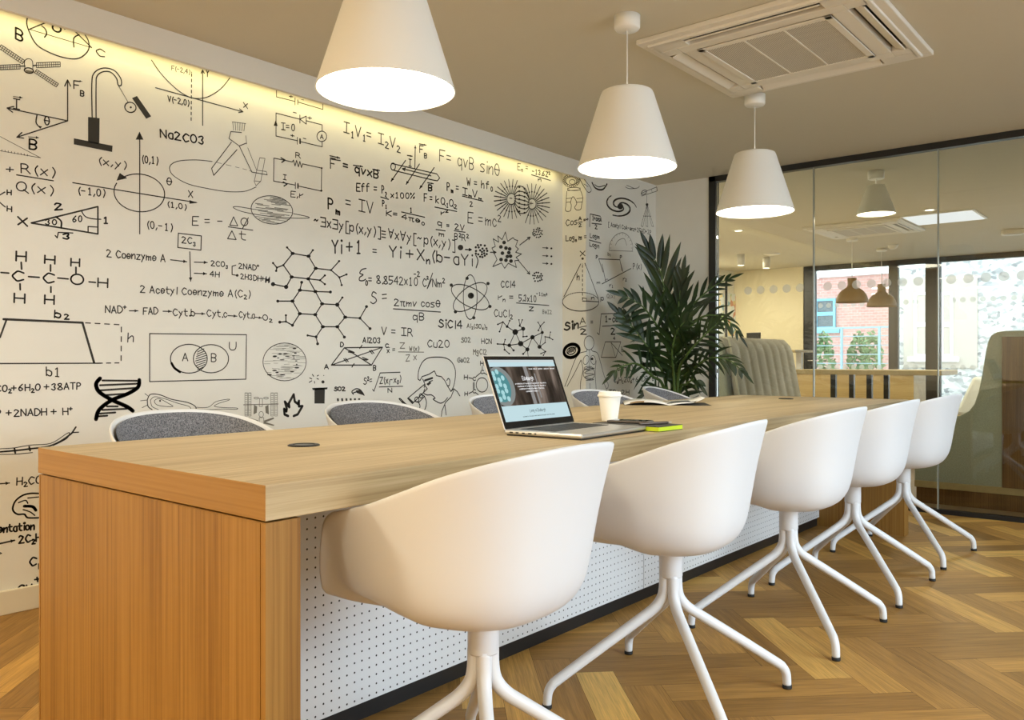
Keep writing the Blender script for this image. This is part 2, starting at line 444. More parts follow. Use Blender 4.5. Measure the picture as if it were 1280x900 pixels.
class Ink:
    """collects strokes given in photo pixels and lays them as ribbons on the painted faces"""
    def __init__(s): s.b = {}; s.k = 1.0
    def bm(s, k):
        if k not in s.b: s.b[k] = bmesh.new()
        return s.b[k]
    def plane(s, px):
        return 'left' if px < PX1 else ('pier_front' if px < PX2 else ('pier_side' if px < PX3 else 'end'))
    def pt(s, p, k):
        if k == 'left': v = px_x(p[0], p[1], XW); return Vector((v.y, v.z))
        if k == 'pier_front': v = px_y(p[0], p[1], YN); return Vector((v.x, v.z))
        if k == 'pier_side': v = px_x(p[0], p[1], XB); return Vector((v.y, v.z))
        v = px_y(p[0], p[1], YG); return Vector((v.x, v.z))
    def lift(s, q, k, e=0.0007):
        if k == 'left': return Vector((XW + e, q.x, q.y))
        if k == 'pier_front': return Vector((q.x, YN - e, q.y))
        if k == 'pier_side': return Vector((XB + e, q.x, q.y))
        return Vector((q.x, YG - e, q.y))
    def poly(s, pts, w, k, mi=0):
        bm = s.bm(k); f = bm.faces.new([bm.verts.new(s.lift(s.pt(p, k), k)) for p in pts]); f.material_index = mi
    def disc(s, q, r, k, mi=0, n=10):
        bm = s.bm(k)
        f = bm.faces.new([bm.verts.new(s.lift(q + Vector((math.cos(2*PI*i/n), math.sin(2*PI*i/n))) * r, k)) for i in range(n)]); f.material_index = mi
    def seg(s, a, b, w, mi=0, cap=True):
        w = w * s.k; cuts = [a]
        for c in (PX1, PX2, PX3):
            if (a[0] - c) * (b[0] - c) < 0:
                t = (c - a[0]) / (b[0] - a[0]); cuts.append((c, a[1] + (b[1] - a[1]) * t))
        cuts.append(b)
        if a[0] > b[0]: cuts = [cuts[0]] + sorted(cuts[1:-1], key=lambda p: -p[0]) + [cuts[-1]]
        for p, q in zip(cuts, cuts[1:]):
            k = s.plane((p[0] + q[0]) / 2); u, v = s.pt(p, k), s.pt(q, k)
            d = v - u
            if d.length < 1e-6: continue
            nn = Vector((-d.y, d.x)).normalized() * w / 2; bm = s.bm(k)
            f = bm.faces.new([bm.verts.new(s.lift(x, k)) for x in (u - nn, v - nn, v + nn, u + nn)]); f.material_index = mi
            if cap: s.disc(v, w / 2, k, mi, 8)
    def line(s, pts, w=0.006, mi=0, dash=0):
        if len(pts) == 1: s.disc(s.pt(pts[0], s.plane(pts[0][0])), w * s.k * 0.85, s.plane(pts[0][0]), mi); return
        k = s.plane(pts[0][0]); s.disc(s.pt(pts[0], k), w * s.k / 2, k, mi, 8)
        if dash:
            for a, b in zip(pts, pts[1:]):
                L = math.dist(a, b); n = max(1, int(L / (2 * dash)))
                for i in range(n):
                    t0, t1 = (i + 0.2) / n, (i + 0.75) / n
                    s.seg((a[0]+(b[0]-a[0])*t0, a[1]+(b[1]-a[1])*t0), (a[0]+(b[0]-a[0])*t1, a[1]+(b[1]-a[1])*t1), w, mi)
            return
        for a, b in zip(pts, pts[1:]): s.seg(a, b, w, mi)
class View:
    """one magnified look at the wall: origin and magnification"""
    def __init__(s, ink, ox, oy, k): s.i, s.ox, s.oy, s.k = ink, ox, oy, k
    def p(s, q): return (s.ox + q[0] / s.k, s.oy + q[1] / s.k)
    def L(s, *pts, w=0.006, mi=0, sm=False, dash=0, closed=False):
        pts = [s.p(q) for q in pts]
        if sm: pts = [tuple(v)[:2] for v in catmull([(a, b, 0) for a, b in pts], 5, closed)] + ([pts[0]] if closed else [])
        elif closed: pts = pts + [pts[0]]
        s.i.line(pts, w, mi, dash / s.k)
    def T(s, t, x0, y0, x1, y1, h, w=0.006, mi=0):
        st, adv = text_strokes(t); a, b = s.p((x0, y0)), s.p((x1, y1)); h = h / s.k / 6
        for pl in st:
            s.i.line([(a[0] + (b[0]-a[0]) * x / adv, a[1] + (b[1]-a[1]) * x / adv - y * h) for x, y in pl], w, mi)
    def E(s, cx, cy, rx, ry, rot=0, w=0.006, mi=0, a0=0, a1=360, n=36, dash=0):
        r = math.radians(rot); pts = []
        for i in range(n + 1):
            a = math.radians(a0 + (a1 - a0) * i / n); x, y = rx * math.cos(a), ry * math.sin(a)
            pts.append((cx + x * math.cos(r) - y * math.sin(r), cy + x * math.sin(r) + y * math.cos(r)))
        s.L(*pts, w=w, mi=mi, dash=dash)
    def D(s, x, y, r, mi=0, ry=None):
        n = 14; ry = ry or r; c = s.p((x, y)); k = s.i.plane(c[0])
        s.i.poly([s.p((x + r * math.cos(2*PI*i/n), y + ry * math.sin(2*PI*i/n))) for i in range(n)], 0, k, mi)
    def F(s, *pts, mi=0):
        c = s.p(pts[0]); s.i.poly([s.p(q) for q in pts], 0, s.i.plane(c[0]), mi)
    def A(s, a, b, w=0.006, h=14, mi=0, fill=True):
        s.L(a, b, w=w, mi=mi); an = math.atan2(b[1]-a[1], b[0]-a[0])
        q = [(b[0] - h*math.cos(an + e), b[1] - h*math.sin(an + e)) for e in (0.45, -0.45)]
        if fill: s.F(b, q[0], q[1], mi=mi)
        else: s.L(q[0], b, q[1], w=w, mi=mi)
PX1 = 703.0
PX2 = 640 + FPX * ((XB * CT + YN * ST) / (-XB * ST + YN * CT))
PX3 = 640 + FPX * ((XB * CT + YG * ST) / (-XB * ST + YG * CT))

# ------------------------------------------------------------------ the mural: formulas and sketches printed on the wall
ink = Ink()
v1, v2, v3, v4 = View(ink, 0, 0, 4.5), View(ink, 180, 60, 4.2875), View(ink, 0, 180, 4.09), View(ink, 110, 270, 5.333)
v5, v6, v7, v8 = View(ink, 0, 380, 5.0), View(ink, 170, 380, 5.0), View(ink, 0, 520, 3.4615), View(ink, 320, 90, 5.294)
w1, w2, w3, w4 = View(ink, 400, 130, 6.9235), View(ink, 330, 230, 6.9235), View(ink, 460, 230, 6.925), View(ink, 540, 170, 6.9235)
w5, w6, w7, w8 = View(ink, 330, 300, 6.4267), View(ink, 430, 320, 6.7368), View(ink, 390, 400, 5.818), View(ink, 580, 270, 4.7385)
x1, x2 = View(ink, 690, 190, 6.0), View(ink, 690, 330, 5.294)
TH_, NM, HV = 0.0026, 0.0046, 0.0064
# upper left
v = v1
v.L((170,60),(150,120),(165,180),(210,255),(300,305),(390,330),(450,325),(495,285),(498,235),(470,185),(440,160), w=NM, sm=True)
v.L((165,165),(262,125), w=NM); v.L((165,165),(515,268), w=TH_); v.L((410,165),(515,268), w=NM)
v.T('B', 88, 215, 140, 240, 62, HV); v.T('C', 540, 305, 590, 325, 40, NM); v.T('O', 295, 172, 345, 185, 40, HV); v.D(365,160,7)
v.L((235,145),(255,165),(262,190),(250,210), w=NM, sm=True); v.L((415,265),(415,215),(445,195), w=NM, sm=True)
for s in (0, 1):
    pass
for (a, b, wd) in (((0,262),(132,350),24),((0,380),(112,375),26),((205,367),(338,362),28),((200,400),(322,480),22)):
    ax, ay = a; bx, by = b; L = math.hypot(bx-ax, by-ay); nx, ny = -(by-ay)/L*wd/2, (bx-ax)/L*wd/2
    v.L((ax+nx,ay+ny),(bx+nx,by+ny),(bx-nx,by-ny),(ax-nx,ay-ny), w=TH_, closed=True); v.L(a, b, w=0.002)
    for i in range(1, 11):
        t = i/11; v.L((ax+(bx-ax)*t+nx, ay+(by-ay)*t+ny), (ax+(bx-ax)*t-nx, ay+(by-ay)*t-ny), w=0.002)
v.L((140,390),(138,345),(160,330),(182,345),(184,395), w=TH_, sm=True); v.E(162,397,26,15,10,w=0.004); v.F((140,392),(185,400),(180,410),(150,410), mi=1)
v.L((112,372),(140,372), w=NM); v.L((185,370),(205,367), w=NM)
v.A((380,680),(380,450), w=NM, h=38, fill=False); v.A((380,680),(40,608), w=NM, h=38, fill=False); v.A((380,680),(95,772), w=NM, h=38, fill=False)
v.T('F', 415, 500, 452, 505, 44, NM); v.A((415,452),(460,458), w=TH_, h=14); v.T('B', 452, 538, 478, 543, 30, NM)
v.T('I', 75, 608, 110, 615, 55, NM); v.A((75,543),(125,550), w=TH_, h=18); v.T('@', 248, 700, 280, 706, 48, NM)
v.T('B', 165, 835, 218, 843, 55, HV); v.A((160,770),(218,775), w=TH_, h=18)
v.L((208,645),(203,690),(225,718), w=NM, sm=True); v.F((210,705),(236,712),(226,724))
v.L((518,660),(516,470),(530,410),(580,383),(640,395),(678,440),(682,478),(664,478),(655,440),(620,405),(575,405),(545,430),(540,480),(540,662), w=NM, sm=True)
v.L((665,480),(720,575), w=TH_); v.E(733,604,32,28,20,w=NM); v.D(735,604,6)
v.F((742,552),(770,540),(850,655),(822,668)); v.F((495,658),(560,665),(558,812),(495,800)); v.F((415,778),(633,820),(630,855),(415,812))
v.L((0,768),(228,888),(0,848), w=0.002)
for i in range(9): v.L((10+i*18, 851+i*3.3),(10+i*18, 842+i*3.3), w=0.002)
# graph, compass, circuits
v = v2
v.L((40,65),(85,130),(140,190),(200,240),(260,268),(320,268),(370,248),(420,210),(460,160), w=0.004, sm=True)
v.A((62,213),(530,342), w=NM, h=24, fill=False); v.A((314,415),(314,118), w=NM, h=20, fill=False)
v.L((255,130),(252,395), w=NM, dash=14); v.T('F(-2,4)', 148, 118, 245, 140, 24, TH_); v.T('V(-2,0)', 128, 285, 240, 310, 30, NM)
v.T('Y', 330, 150, 350, 155, 40, NM); v.T('X', 533, 318, 556, 325, 26, NM); v.T('Na2CO3', 88, 478, 325, 518, 42, HV)
v.L((365,608),(280,600),(190,605),(145,625),(138,655),(165,690),(240,730),(350,755),(450,770),(540,768),(600,745), w=0.0035, sm=True)
v.L((375,610),(480,635),(560,655),(580,665), w=0.002, dash=18)
v.L((465,448),(455,485),(510,525),(548,510), w=0.004); v.L((465,448),(522,453), w=0.004); v.L((545,470),(550,515), w=TH_)
for i in range(6): v.L((475+i*13,398+i*1.5),(480+i*11,440+i), w=TH_)
v.L((472,396),(545,405), w=TH_); v.L((468,505),(362,645),(373,683),(498,545), w=0.004); v.L((510,525),(578,665),(660,680), w=0.004); v.L((556,535),(603,655),(655,662), w=TH_)
v.L((620,588),(648,592),(625,715),(600,738),(590,715),(620,588), w=TH_); v.L((590,712),(624,716), w=TH_); v.L((655,662),(660,680), w=TH_)
v = v8
v.L((135,118),(135,165),(258,195), w=0.004); v.L((280,200),(442,248),(442,205), w=0.004); v.L((258,170),(258,218), w=0.004); v.L((276,185),(276,215), w=NM)
v.T('+', 225, 172, 250, 176, 22, NM); v.T('-', 300, 188, 322, 192, 12, TH_)
v.L((132,424),(132,272),(288,312), w=NM); v.L((330,322),(437,350),(437,392), w=NM); v.L((437,460),(437,495),(290,460), w=NM); v.L((275,455),(132,424), w=NM)
v.L((290,285),(290,338), w=NM); v.L((290,312),(332,292),(332,345), w=NM, closed=True); v.F((130,318),(117,355),(143,358)); v.E(435,426,32,34,0,w=NM); v.T('A', 425, 440, 446, 444, 28, NM)
v.L((273,432),(273,478), w=0.004); v.L((291,444),(291,472), w=0.009); v.T('I=0', 168, 380, 258, 390, 44, NM)
v.T('-', 246, 275, 274, 282, 18, NM); v.T('+', 348, 315, 374, 320, 26, NM); v.T('+', 234, 430, 258, 435, 22, NM); v.T('-', 312, 446, 336, 452, 16, NM)
v.L((118,570),(240,595),(248,583),(258,622),(268,585),(280,628),(290,592),(300,632),(308,608),(434,636),(432,788),(280,755), w=NM); v.L((258,748),(116,722),(118,570), w=NM)
v.L((165,568),(192,583),(170,598), w=HV); v.L((180,728),(205,742),(185,755), w=HV); v.L((260,732),(260,772), w=NM); v.L((277,740),(277,768), w=0.008)
v.T('R', 262, 565, 296, 571, 34, NM); v.T('I', 180, 710, 200, 714, 32, NM); v.T('E,r', 230, 826, 308, 834, 38, NM); v.D(434,636,6); v.D(432,786,7)
# second row left
v = v3
v.T('+', 40, 145, 78, 148, 34, NM); v.T('R(x)', 108, 148, 280, 168, 46, NM); v.L((85,158),(272,188), w=NM); v.T('Q(x)', 82, 238, 272, 258, 46, NM)
v.T('H', 36, 258, 58, 260, 24, NM); v.T('H', 36, 342, 60, 346, 26, NM); v.L((0,260),(24,246), w=NM); v.L((0,300),(26,322), w=NM)
v.T('(x,y)', 500, 100, 645, 125, 36, NM); v.T('(0,1)', 725, 95, 806, 102, 36, NM); v.T('(-1,0)', 398, 255, 535, 268, 36, NM)
v.L((372,198),(818,270), w=NM); v.L((714,-58),(714,460), w=NM); v.F((713,-63),(693,-22),(733,-22)); v.E(712,250,130,96,8,w=NM,a0=-140,a1=200); v.F((612,148),(650,175),(595,188))
v2.L((0,784),(280,828), w=NM); v2.F((288,830),(243,815),(243,835)); v2.T('X', 238, 798, 262, 802, 34, NM); v2.T('(1,0)', 124, 850, 225, 866, 28, NM); v2.T('@', 120, 732, 150, 736, 38, NM)
v.T('(0,-1)', 750, 428, 880, 445, 36, NM)
v.T('X', 92, 412, 142, 420, 40, HV); v.L((160,404),(500,320), w=HV); v.L((500,320),(500,460), w=HV); v.L((500,460),(160,404), w=HV)
v.L((285,372),(312,395),(312,430), w=HV, sm=True); v.L((415,340),(435,370),(470,382),(515,385), w=NM, sm=True); v.L((500,425),(450,422),(450,450), w=NM)
v.T('2', 280, 338, 320, 334, 34, HV); v.T('30', 232, 412, 292, 412, 26, NM); v.T('60', 372, 398, 420, 396, 30, NM); v.T('1', 525, 405, 558, 405, 32, HV); v.T('3', 322, 485, 362, 486, 28, HV); v.L((282,468),(292,480),(298,452),(372,455), w=NM)
for (t, x, y, x1_, y1_, h) in (('H',82,595,135,598,48),('H',228,608,282,612,40),('H',362,622,408,625,38),('C',62,697,122,700,50),('C',220,708,278,710,50),('O',362,715,430,718,52),('H',500,728,552,732,44),('H',72,808,128,812,46),('H',228,815,278,818,44)):
    v.T(t, x, y, x1_, y1_, h, HV)
for a, b in (((5,657),(44,660)),((146,678),(200,682)),((295,685),(348,690)),((455,705),(488,708)),((108,605),(110,640)),((258,618),(258,650)),((388,630),(388,660)),((102,715),(103,745)),((260,730),(260,758))): v.L(a, b, w=HV)
v.T('b', 278, 888, 310, 890, 36, NM); v.T('2', 332, 894, 354, 895, 24, NM)
v = v4
v.T('E = -', 695, 60, 905, 62, 58, NM); v.T('^^$', 945, 60, 1070, 68, 58, NM); v.L((935,72),(1098,95), w=NM); v.T('^^t', 930, 150, 1050, 162, 56, NM)
v.L((602,115),(755,133),(752,228),(598,210), w=NM, closed=True); v.T('2C_3', 625, 180, 715, 190, 42, NM)
v.T('2 Coenzyme A', 125, 272, 515, 305, 48, NM); v.A((550,292),(658,305), w=NM, h=26); v.A((678,238),(684,435), w=NM, h=28); v.A((708,308),(795,310), w=NM, h=26); v.A((708,382),(790,385), w=NM, h=26)
v.T('2CO_3', 820, 330, 930, 342, 34, NM); v.T('4H', 812, 403, 875, 407, 34, NM); v.L((985,328),(960,335),(960,390),(985,395), w=NM); v.D(994,396,9)
v.T('2NAD^+', 1005, 350, 1140, 362, 34, NM); v.T('2H3DH+H', 1018, 418, 1210, 440, 34, NM); v.T('2 Acetyl Coenzyme A(C_2)', 348, 510, 1080, 545, 46, NM)
v.T('NAD^+', 115, 645, 255, 648, 46, NM); v.A((275,632),(332,632), w=NM, h=24); v.T('FAD', 368, 655, 465, 655, 44, NM); v.A((500,635),(555,636), w=NM, h=24); v.T('Cyt.b', 566, 664, 710, 668, 46, NM)
v.A((715,650),(778,652), w=NM, h=24); v.T('Cyt.c', 792, 668, 925, 674, 44, NM); v.A((932,664),(992,668), w=NM, h=24); v.T('Cyt.a', 1006, 676, 1110, 684, 40, NM); v.A((1115,675),(1158,680), w=NM, h=22); v.T('O_2', 1165, 692, 1225, 698, 36, NM)
# trapezium, dna, energy lines
v = v5
v.L((22,95),(515,117),(588,368), w=0.009); v.L((40,98),(0,208), w=HV); v.L((0,372),(630,370), w=0.005); v.L((520,117),(758,130),(756,368),(600,370), w=NM, dash=24)
v.T('b', 340, 82, 378, 85, 44, NM); v.T('2', 402, 96, 432, 97, 32, NM); v.T('h', 798, 240, 845, 238, 56, NM); v.T('b1', 290, 448, 380, 458, 54, NM)
v.T('CO_2+6H_2O +38ATP', -25, 548, 510, 532, 40, NM); v.T('P +2NADH + H^+', -22, 705, 452, 690, 42, NM)
v.L((625,465),(600,500),(620,550),(700,600),(790,640),(830,668), w=0.0165, sm=True); v.L((870,475),(862,520),(800,560),(700,600),(620,660),(600,720), w=0.0165, sm=True)
for a, b in (((640,478),(855,480)),((625,508),(858,498)),((625,540),(845,525)),((650,570),(800,560)),((668,640),(735,640)),((640,662),(790,655)),((625,685),(720,678)),((615,702),(670,698))): v.L(a, b, w=0.008)
# venn, moon, cell, station, fire, chimney
v = v6
v.L((85,185),(690,192),(686,470),(85,485), w=NM, closed=True); v.E(330,342,115,90,0,w=NM); v.E(468,342,110,88,0,w=NM); v.L((222,370),(240,400),(275,425), w=0.011, sm=True)
for i in range(9): v.L((372+abs(4-i)*3, 300+i*14),(440-abs(4-i)*4, 280+i*14), w=0.004)
v.T('A', 290, 355, 325, 355, 48, NM); v.T('B', 470, 358, 510, 360, 50, NM); v.T('U', 582, 285, 626, 285, 48, NM)
v.E(928,362,135,118,0,w=0.004)
RR = random.Random(3)
for i in range(52):
    y = 255 + i*4.1; hw = 135*math.sqrt(max(0, 1-((y-362)/118)**2)); a = RR.uniform(-hw, hw*0.6); b_ = min(hw, a+RR.uniform(20, 110))
    v.L((928+a,y),(928+b_,y+RR.uniform(-3,3)), w=0.0018, mi=1)
for i in range(20): v.D(928+RR.uniform(-95,95), 362+RR.uniform(-85,90), RR.uniform(5,16), ry=RR.uniform(3,5))
v.L((70,600),(90,565),(150,568),(220,595),(320,615),(370,640),(375,670), w=0.004, sm=True); v.L((70,600),(75,640),(100,660), w=0.004, sm=True); v.L((90,600),(115,580),(170,590),(260,620),(330,640),(345,662), w=TH_, sm=True); v.L((90,600),(100,640),(140,660), w=TH_, sm=True)
v.L((115,605),(145,592),(200,620),(230,640),(180,640),(130,630), w=TH_, sm=True, closed=True); v.D(150,605,6); v.L((75,575),(55,560), w=TH_); v.L((70,600),(28,605), w=TH_); v.L((75,630),(38,648), w=TH_)
v.L((370,645),(450,645),(500,610),(575,595),(578,602),(520,620),(490,640),(560,648),(628,650),(625,658),(540,656),(460,660),(372,655), w=TH_, sm=True)
for x in (680,702,842,866):
    v.L((x,555),(x+17,555),(x+17,700),(x,700), w=0.002, mi=1, closed=True)
    for i in range(12): v.L((x,560+i*12),(x+17,560+i*12), w=0.002, mi=1)
v.L((672,630),(888,625), w=0.004, mi=1); v.L((772,590),(770,640),(790,640),(790,590), w=TH_, mi=1, closed=True); v.E(752,588,15,6,w=TH_,mi=1); v.E(812,588,15,6,w=TH_,mi=1); v.E(782,690,14,18,w=TH_,mi=1); v.L((770,710),(770,752),(798,752),(798,710), w=TH_, mi=1, closed=True)
for s in (-1,1):
    v.F((782+s*25,640),(782+s*45,630),(782+s*48,690),(782+s*28,680), mi=1); v.F((782+s*18,728),(782+s*78,708),(782+s*80,718),(782+s*20,742), mi=1); v.F((782+s*18,735),(782+s*82,755),(782+s*78,762),(782+s*18,748), mi=1)
v.L((950,700),(928,690),(925,655),(940,672),(942,655),(930,610),(958,645),(955,620),(985,565),(992,610),(1012,625),(1018,605),(1018,640),(1040,638),(1010,690),(985,700), w=0.013)
v.F((1115,525),(1180,525),(1178,622),(1115,622)); v.F((1100,525),(1197,521),(1195,533),(1104,538)); v.D(1168,487,10); v.D(1173,447,3)
for a, b in (((1085,462),(1098,468)),((1102,440),(1110,452)),((1082,490),(1098,480)),((1115,484),(1116,494)),((1132,450),(1140,445)),((1130,465),(1140,470))): v.L(a, b, w=0.005)
v7.L((0,155),(62,150),(130,142),(205,132),(260,110),(310,75), w=HV, sm=True); v7.L((310,75),(328,48), w=HV); v7.L((310,72),(340,70), w=NM); v7.L((62,140),(66,160), w=HV); v7.L((126,133),(130,150), w=HV)
v7.L((0,142),(60,138),(130,126),(220,118),(290,75),(300,78),(285,100),(230,128), w=0.003, sm=True); v7.L((0,166),(70,165),(140,158), w=0.003, sm=True)
v7.A((0,293),(40,290), w=NM, h=18); v7.T('H_2CO', 72, 300, 180, 290, 32, NM); v7.T('entation', -6, 505, 148, 490, 30, HV); v7.A((0,552),(62,538), w=HV, h=18); v7.T('2C_2H', 82, 552, 178, 540, 32, HV); v7.F((0,588),(10,594),(0,600)); v7.T('C', 128, 648, 158, 645, 36, HV); v7.L((168,640),(168,660), w=HV); v7.L((150,708),(172,704), w=HV); v7.L((160,698),(163,716), w=HV)
v7.L((80,742),(92,732),(105,735),(95,746), w=HV, sm=True); v7.L((114,732),(118,745),(138,740),(137,728), w=HV)
v7.L((168,335),(130,335),(95,345),(65,370),(55,405),(75,425),(105,425),(120,440),(168,440), w=HV, sm=True); v7.L((80,375),(110,365),(120,378), w=NM, sm=True); v7.L((105,390),(140,392),(155,408), w=0.011, sm=True); v7.L((120,355),(168,350), w=NM); v7.L((100,405),(130,415),(150,430), w=NM, sm=True)
# saturn
v2.E(685,868,112,75,8,w=0.004)
RR = random.Random(5)
for i in range(26):
    y = 800+i*5.4; hw = 112*math.sqrt(max(0, 1-((y-868)/75)**2)); a = RR.uniform(-hw, hw*0.3); b_ = min(hw, a+RR.uniform(40, 150)); v2.L((685+a,y+a*.12),(685+b_,y+b_*.12), w=0.0028, mi=RR.choice((0,1)))
v2.L((575,862),(500,850),(478,855),(520,875),(600,892),(700,905),(800,912),(872,912),(880,905),(800,888), w=0.0035, sm=True)
# middle upper
ink.k = 1.35
v = w1
v.T('I_1V_1= I_2V_2', 205, 245, 690, 395, 90, NM); v.T('F', 90, 560, 135, 570, 90, NM); v.A((85,448),(170,468), w=NM, h=28); v.L((100,478),(175,490), w=NM)
v.T('= qvxB', 200, 562, 515, 650, 68, HV); v.A((288,530),(368,542), w=NM, h=24); v.A((455,565),(515,576), w=NM, h=24)
v.L((620,515),(1010,605),(1035,640),(1015,665),(960,655),(640,575), w=NM, sm=False); v.E(632,542,20,30,0,w=NM); v.A((960,622),(712,560), w=NM, h=28, fill=False); v.A((820,560),(824,362), w=NM, h=24)
for a, b in (((740,488),(615,668)),((860,520),(745,695)),((988,550),(862,732))): v.A(a, b, w=NM, h=30)
v.T('F', 862, 422, 895, 426, 60, NM); v.A((858,345),(918,356), w=NM, h=22); v.T('B', 902, 465, 930, 470, 40, NM); v.T('I', 768, 535, 790, 540, 60, NM); v.A((755,445),(797,452), w=NM, h=20); v.T('B', 938, 748, 978, 752, 50, HV); v.A((930,682),(980,690), w=NM, h=20)
v.T('Eff =', 315, 752, 498, 765, 68, 0.005); v.T('P_2', 535, 772, 575, 790, 66, NM); v.L((525,805),(592,825), w=NM); v.T('P_1', 540, 882, 575, 890, 50, NM); v.T('x100%', 612, 812, 818, 820, 48, NM)
v = w4
v.T('F= qvB sin@', 65, 215, 588, 350, 100, NM); v.T('E_n =', 740, 290, 835, 305, 55, 0.004); v.T('-13.6Z^2', 865, 325, 1020, 355, 40, 0.005); v.L((860,335),(1025,385), w=0.005); v.T('n', 918, 390, 945, 395, 30, 0.005)
v.T('W = hf_0', 302, 425, 522, 465, 62, 0.005); v.T('P_m =', 130, 470, 235, 485, 66, 0.005); v.T('I_mV_m', 265, 505, 425, 545, 60, 0.005); v.L((262,520),(442,565), w=NM); v.T('2', 328, 610, 352, 610, 42, NM)
v.T('E =mc^2', 310, 750, 592, 790, 92, NM)
v.E(686,545,38,48,0,w=NM); v.E(865,588,35,45,0,w=NM); v.T('-', 672, 552, 700, 556, 30, NM); v.T('+', 848, 600, 882, 602, 38, NM)
for i in range(17):
    a = math.radians(58 + i*14.5)
    if not (70 < math.degrees(a) < 300): pass
    v.A((686+45*math.cos(a), 545+55*math.sin(a)), (686+150*math.cos(a), 545+170*math.sin(a)), w=0.005, h=0.1); v.D(686+95*math.cos(a), 545+110*math.sin(a), 7)
for i in range(17):
    a = math.radians(-120 + i*14.5)
    v.L((865+42*math.cos(a), 588+50*math.sin(a)), (865+155*math.cos(a), 588+175*math.sin(a)), w=0.005); v.D(865+90*math.cos(a), 588+105*math.sin(a), 7)
for i in range(7):
    o = (i-3)*38; v.L((712,540+o*0.35),(745,548+o*0.9+(0 if abs(o)<80 else o*0.1)),(810,562+o*0.9),(842,580+o*0.35), w=0.005, sm=True); v.D(755,548+o*0.92,9); v.D(800,560+o*0.92,9)
RR = random.Random(9)
def cluster(v, cx, cy, r, n=20, rr=9):
    pts = []
    for _ in range(400):
        a, q = RR.random()*6.283, r*math.sqrt(RR.random()); p = (cx+q*math.cos(a), cy+q*math.sin(a)*1.05)
        if all(math.dist(p, o) > rr*2.05 for o in pts): pts.append(p); v.D(p[0], p[1], rr)
        if len(pts) >= n: break
cluster(v, 912, 838, 42, 24, 7)
# formulas in the middle
v = w2
v.T('P_m', 555, 210, 650, 240, 92, HV); v.T('= IV', 708, 208, 945, 262, 100, NM); v.T('~|x|y[p(x,y)];&x&y[~p(x,y)]', 432, 355, 1650, 565, 78, 0.005)
v.T('Yi +1', 590, 600, 845, 600, 110, HV); v.T('=', 940, 612, 984, 616, 70, NM)
v = w3
v.T('F =', 485, 150, 560, 158, 66, 0.005); v.T('kQ_1Q_2', 585, 165, 765, 200, 58, NM); v.L((578,200),(768,238), w=NM); v.T('r^2', 632, 268, 690, 268, 40, NM)
v.T('K=', 158, 275, 262, 285, 44, NM); v.T('1', 362, 245, 382, 245, 40, NM); v.L((290,242),(490,288), w=NM); v.T('4{e_0', 290, 300, 485, 345, 42, NM)
v.T('q', 600, 350, 640, 362, 44, NM); v.L((588,394),(668,406), w=NM); v.T('m', 615, 448, 658, 456, 40, NM); v.T('=', 680, 378, 708, 382, 40, NM); v.T('2V', 752, 392, 832, 404, 48, NM); v.L((745,405),(840,418), w=NM); v.T('B^2R^2', 748, 478, 868, 495, 52, NM)
v.T('Yi +X_n(b-aYi)', 185, 630, 950, 712, 92, HV)
v.D(800,550,24); v.A((842,568),(895,568), w=0.005, h=22, fill=False); cluster(v, 980, 575, 56, 26, 10)
v = w6
v.L((185,105),(150,115),(132,145),(160,158),(132,180),(130,205),(160,208),(182,195), w=NM, sm=True); v.T('_0= 8.8542x10', 180, 228, 622, 248, 66, NM); v.T('-2', 588, 175, 638, 175, 42, NM); v.T('C/Nm^2', 662, 258, 845, 265, 66, NM); v.L((700,275),(745,145), w=NM); v.T('2', 697, 195, 712, 195, 24, NM)
v.T('S =', 222, 400, 372, 385, 100, NM); v.T('2{mv cos@', 422, 418, 812, 432, 56, NM); v.L((415,445),(812,472), w=NM); v.T('qB', 580, 540, 685, 542, 60, NM)
v.T('V = IR', 315, 660, 578, 675, 64, NM); v.T('Al2O3', 158, 728, 308, 735, 44, NM); v.T('Cu2O', 702, 768, 888, 768, 60, NM); v.T('SiCl4', 795, 600, 995, 612, 64, HV); v.T('Al_2(SO_4)_3', 1035, 605, 1205, 612, 34, 0.004, 1); v.T('SO2', 985, 728, 1066, 726, 40, 0.004, 1); v.T('HCN', 1158, 738, 1242, 738, 40, 0.004)
v.E(1062,346,58,188,0,w=NM); v.E(1062,346,175,78,28,w=NM); v.E(1062,346,170,80,-38,w=NM); v.D(1068,334,26)
for p in ((1036,188),(903,245),(1212,232),(1228,425),(938,470),(1092,520)): v.D(p[0],p[1],14)
for p in ((1074,332),): v.D(p[0], p[1], 12)
# hexagon molecules
v = w5
n_ = dict(a=(230,108),b=(357,130),c=(415,228),d=(355,312),e=(222,297),f=(155,202),g=(185,60),h=(392,82),i=(103,222),j=(72,185),k=(97,248),l=(538,242),m=(603,170),n=(605,300),o=(662,277),p=(623,362),q=(450,323),r=(488,285),s=(488,355),t=(177,377),u=(72,355),A=(412,414),B=(288,403),C=(228,491),D=(287,592),E=(411,600),F=(466,513),G=(302,340),H=(533,418),I=(110,491),J=(588,520),K=(629,462),L=(652,620),M=(588,697),N=(472,697),O=(770,628),P=(823,535),Q=(851,712),R=(645,780),S=(418,778),T=(350,767),U=(430,834),V=(228,685),W=(175,655),X=(175,605),Y=(126,660))
for s_ in 'ab bc cd de ef fa ag bh fi ij ik cl lm ln no np dq qr qs et tu dA AB BC CD DE EF FA BG AH CI FJ JK JL LM MN NE LO OP OQ MR NS ST SU DV VW WX WY'.split(): v.L(n_[s_[0]], n_[s_[1]], w=NM)
for k_, p in n_.items(): v.D(p[0], p[1], 17 if k_ in 'abcdeABCDEFJLMNtu' else (12 if k_ in 'IHGOPQRUVSY' else 9), ry=13 if k_ in 'abcdeABCDEFLMN' else None)
v.T('H', 12, 340, 38, 342, 34, NM)
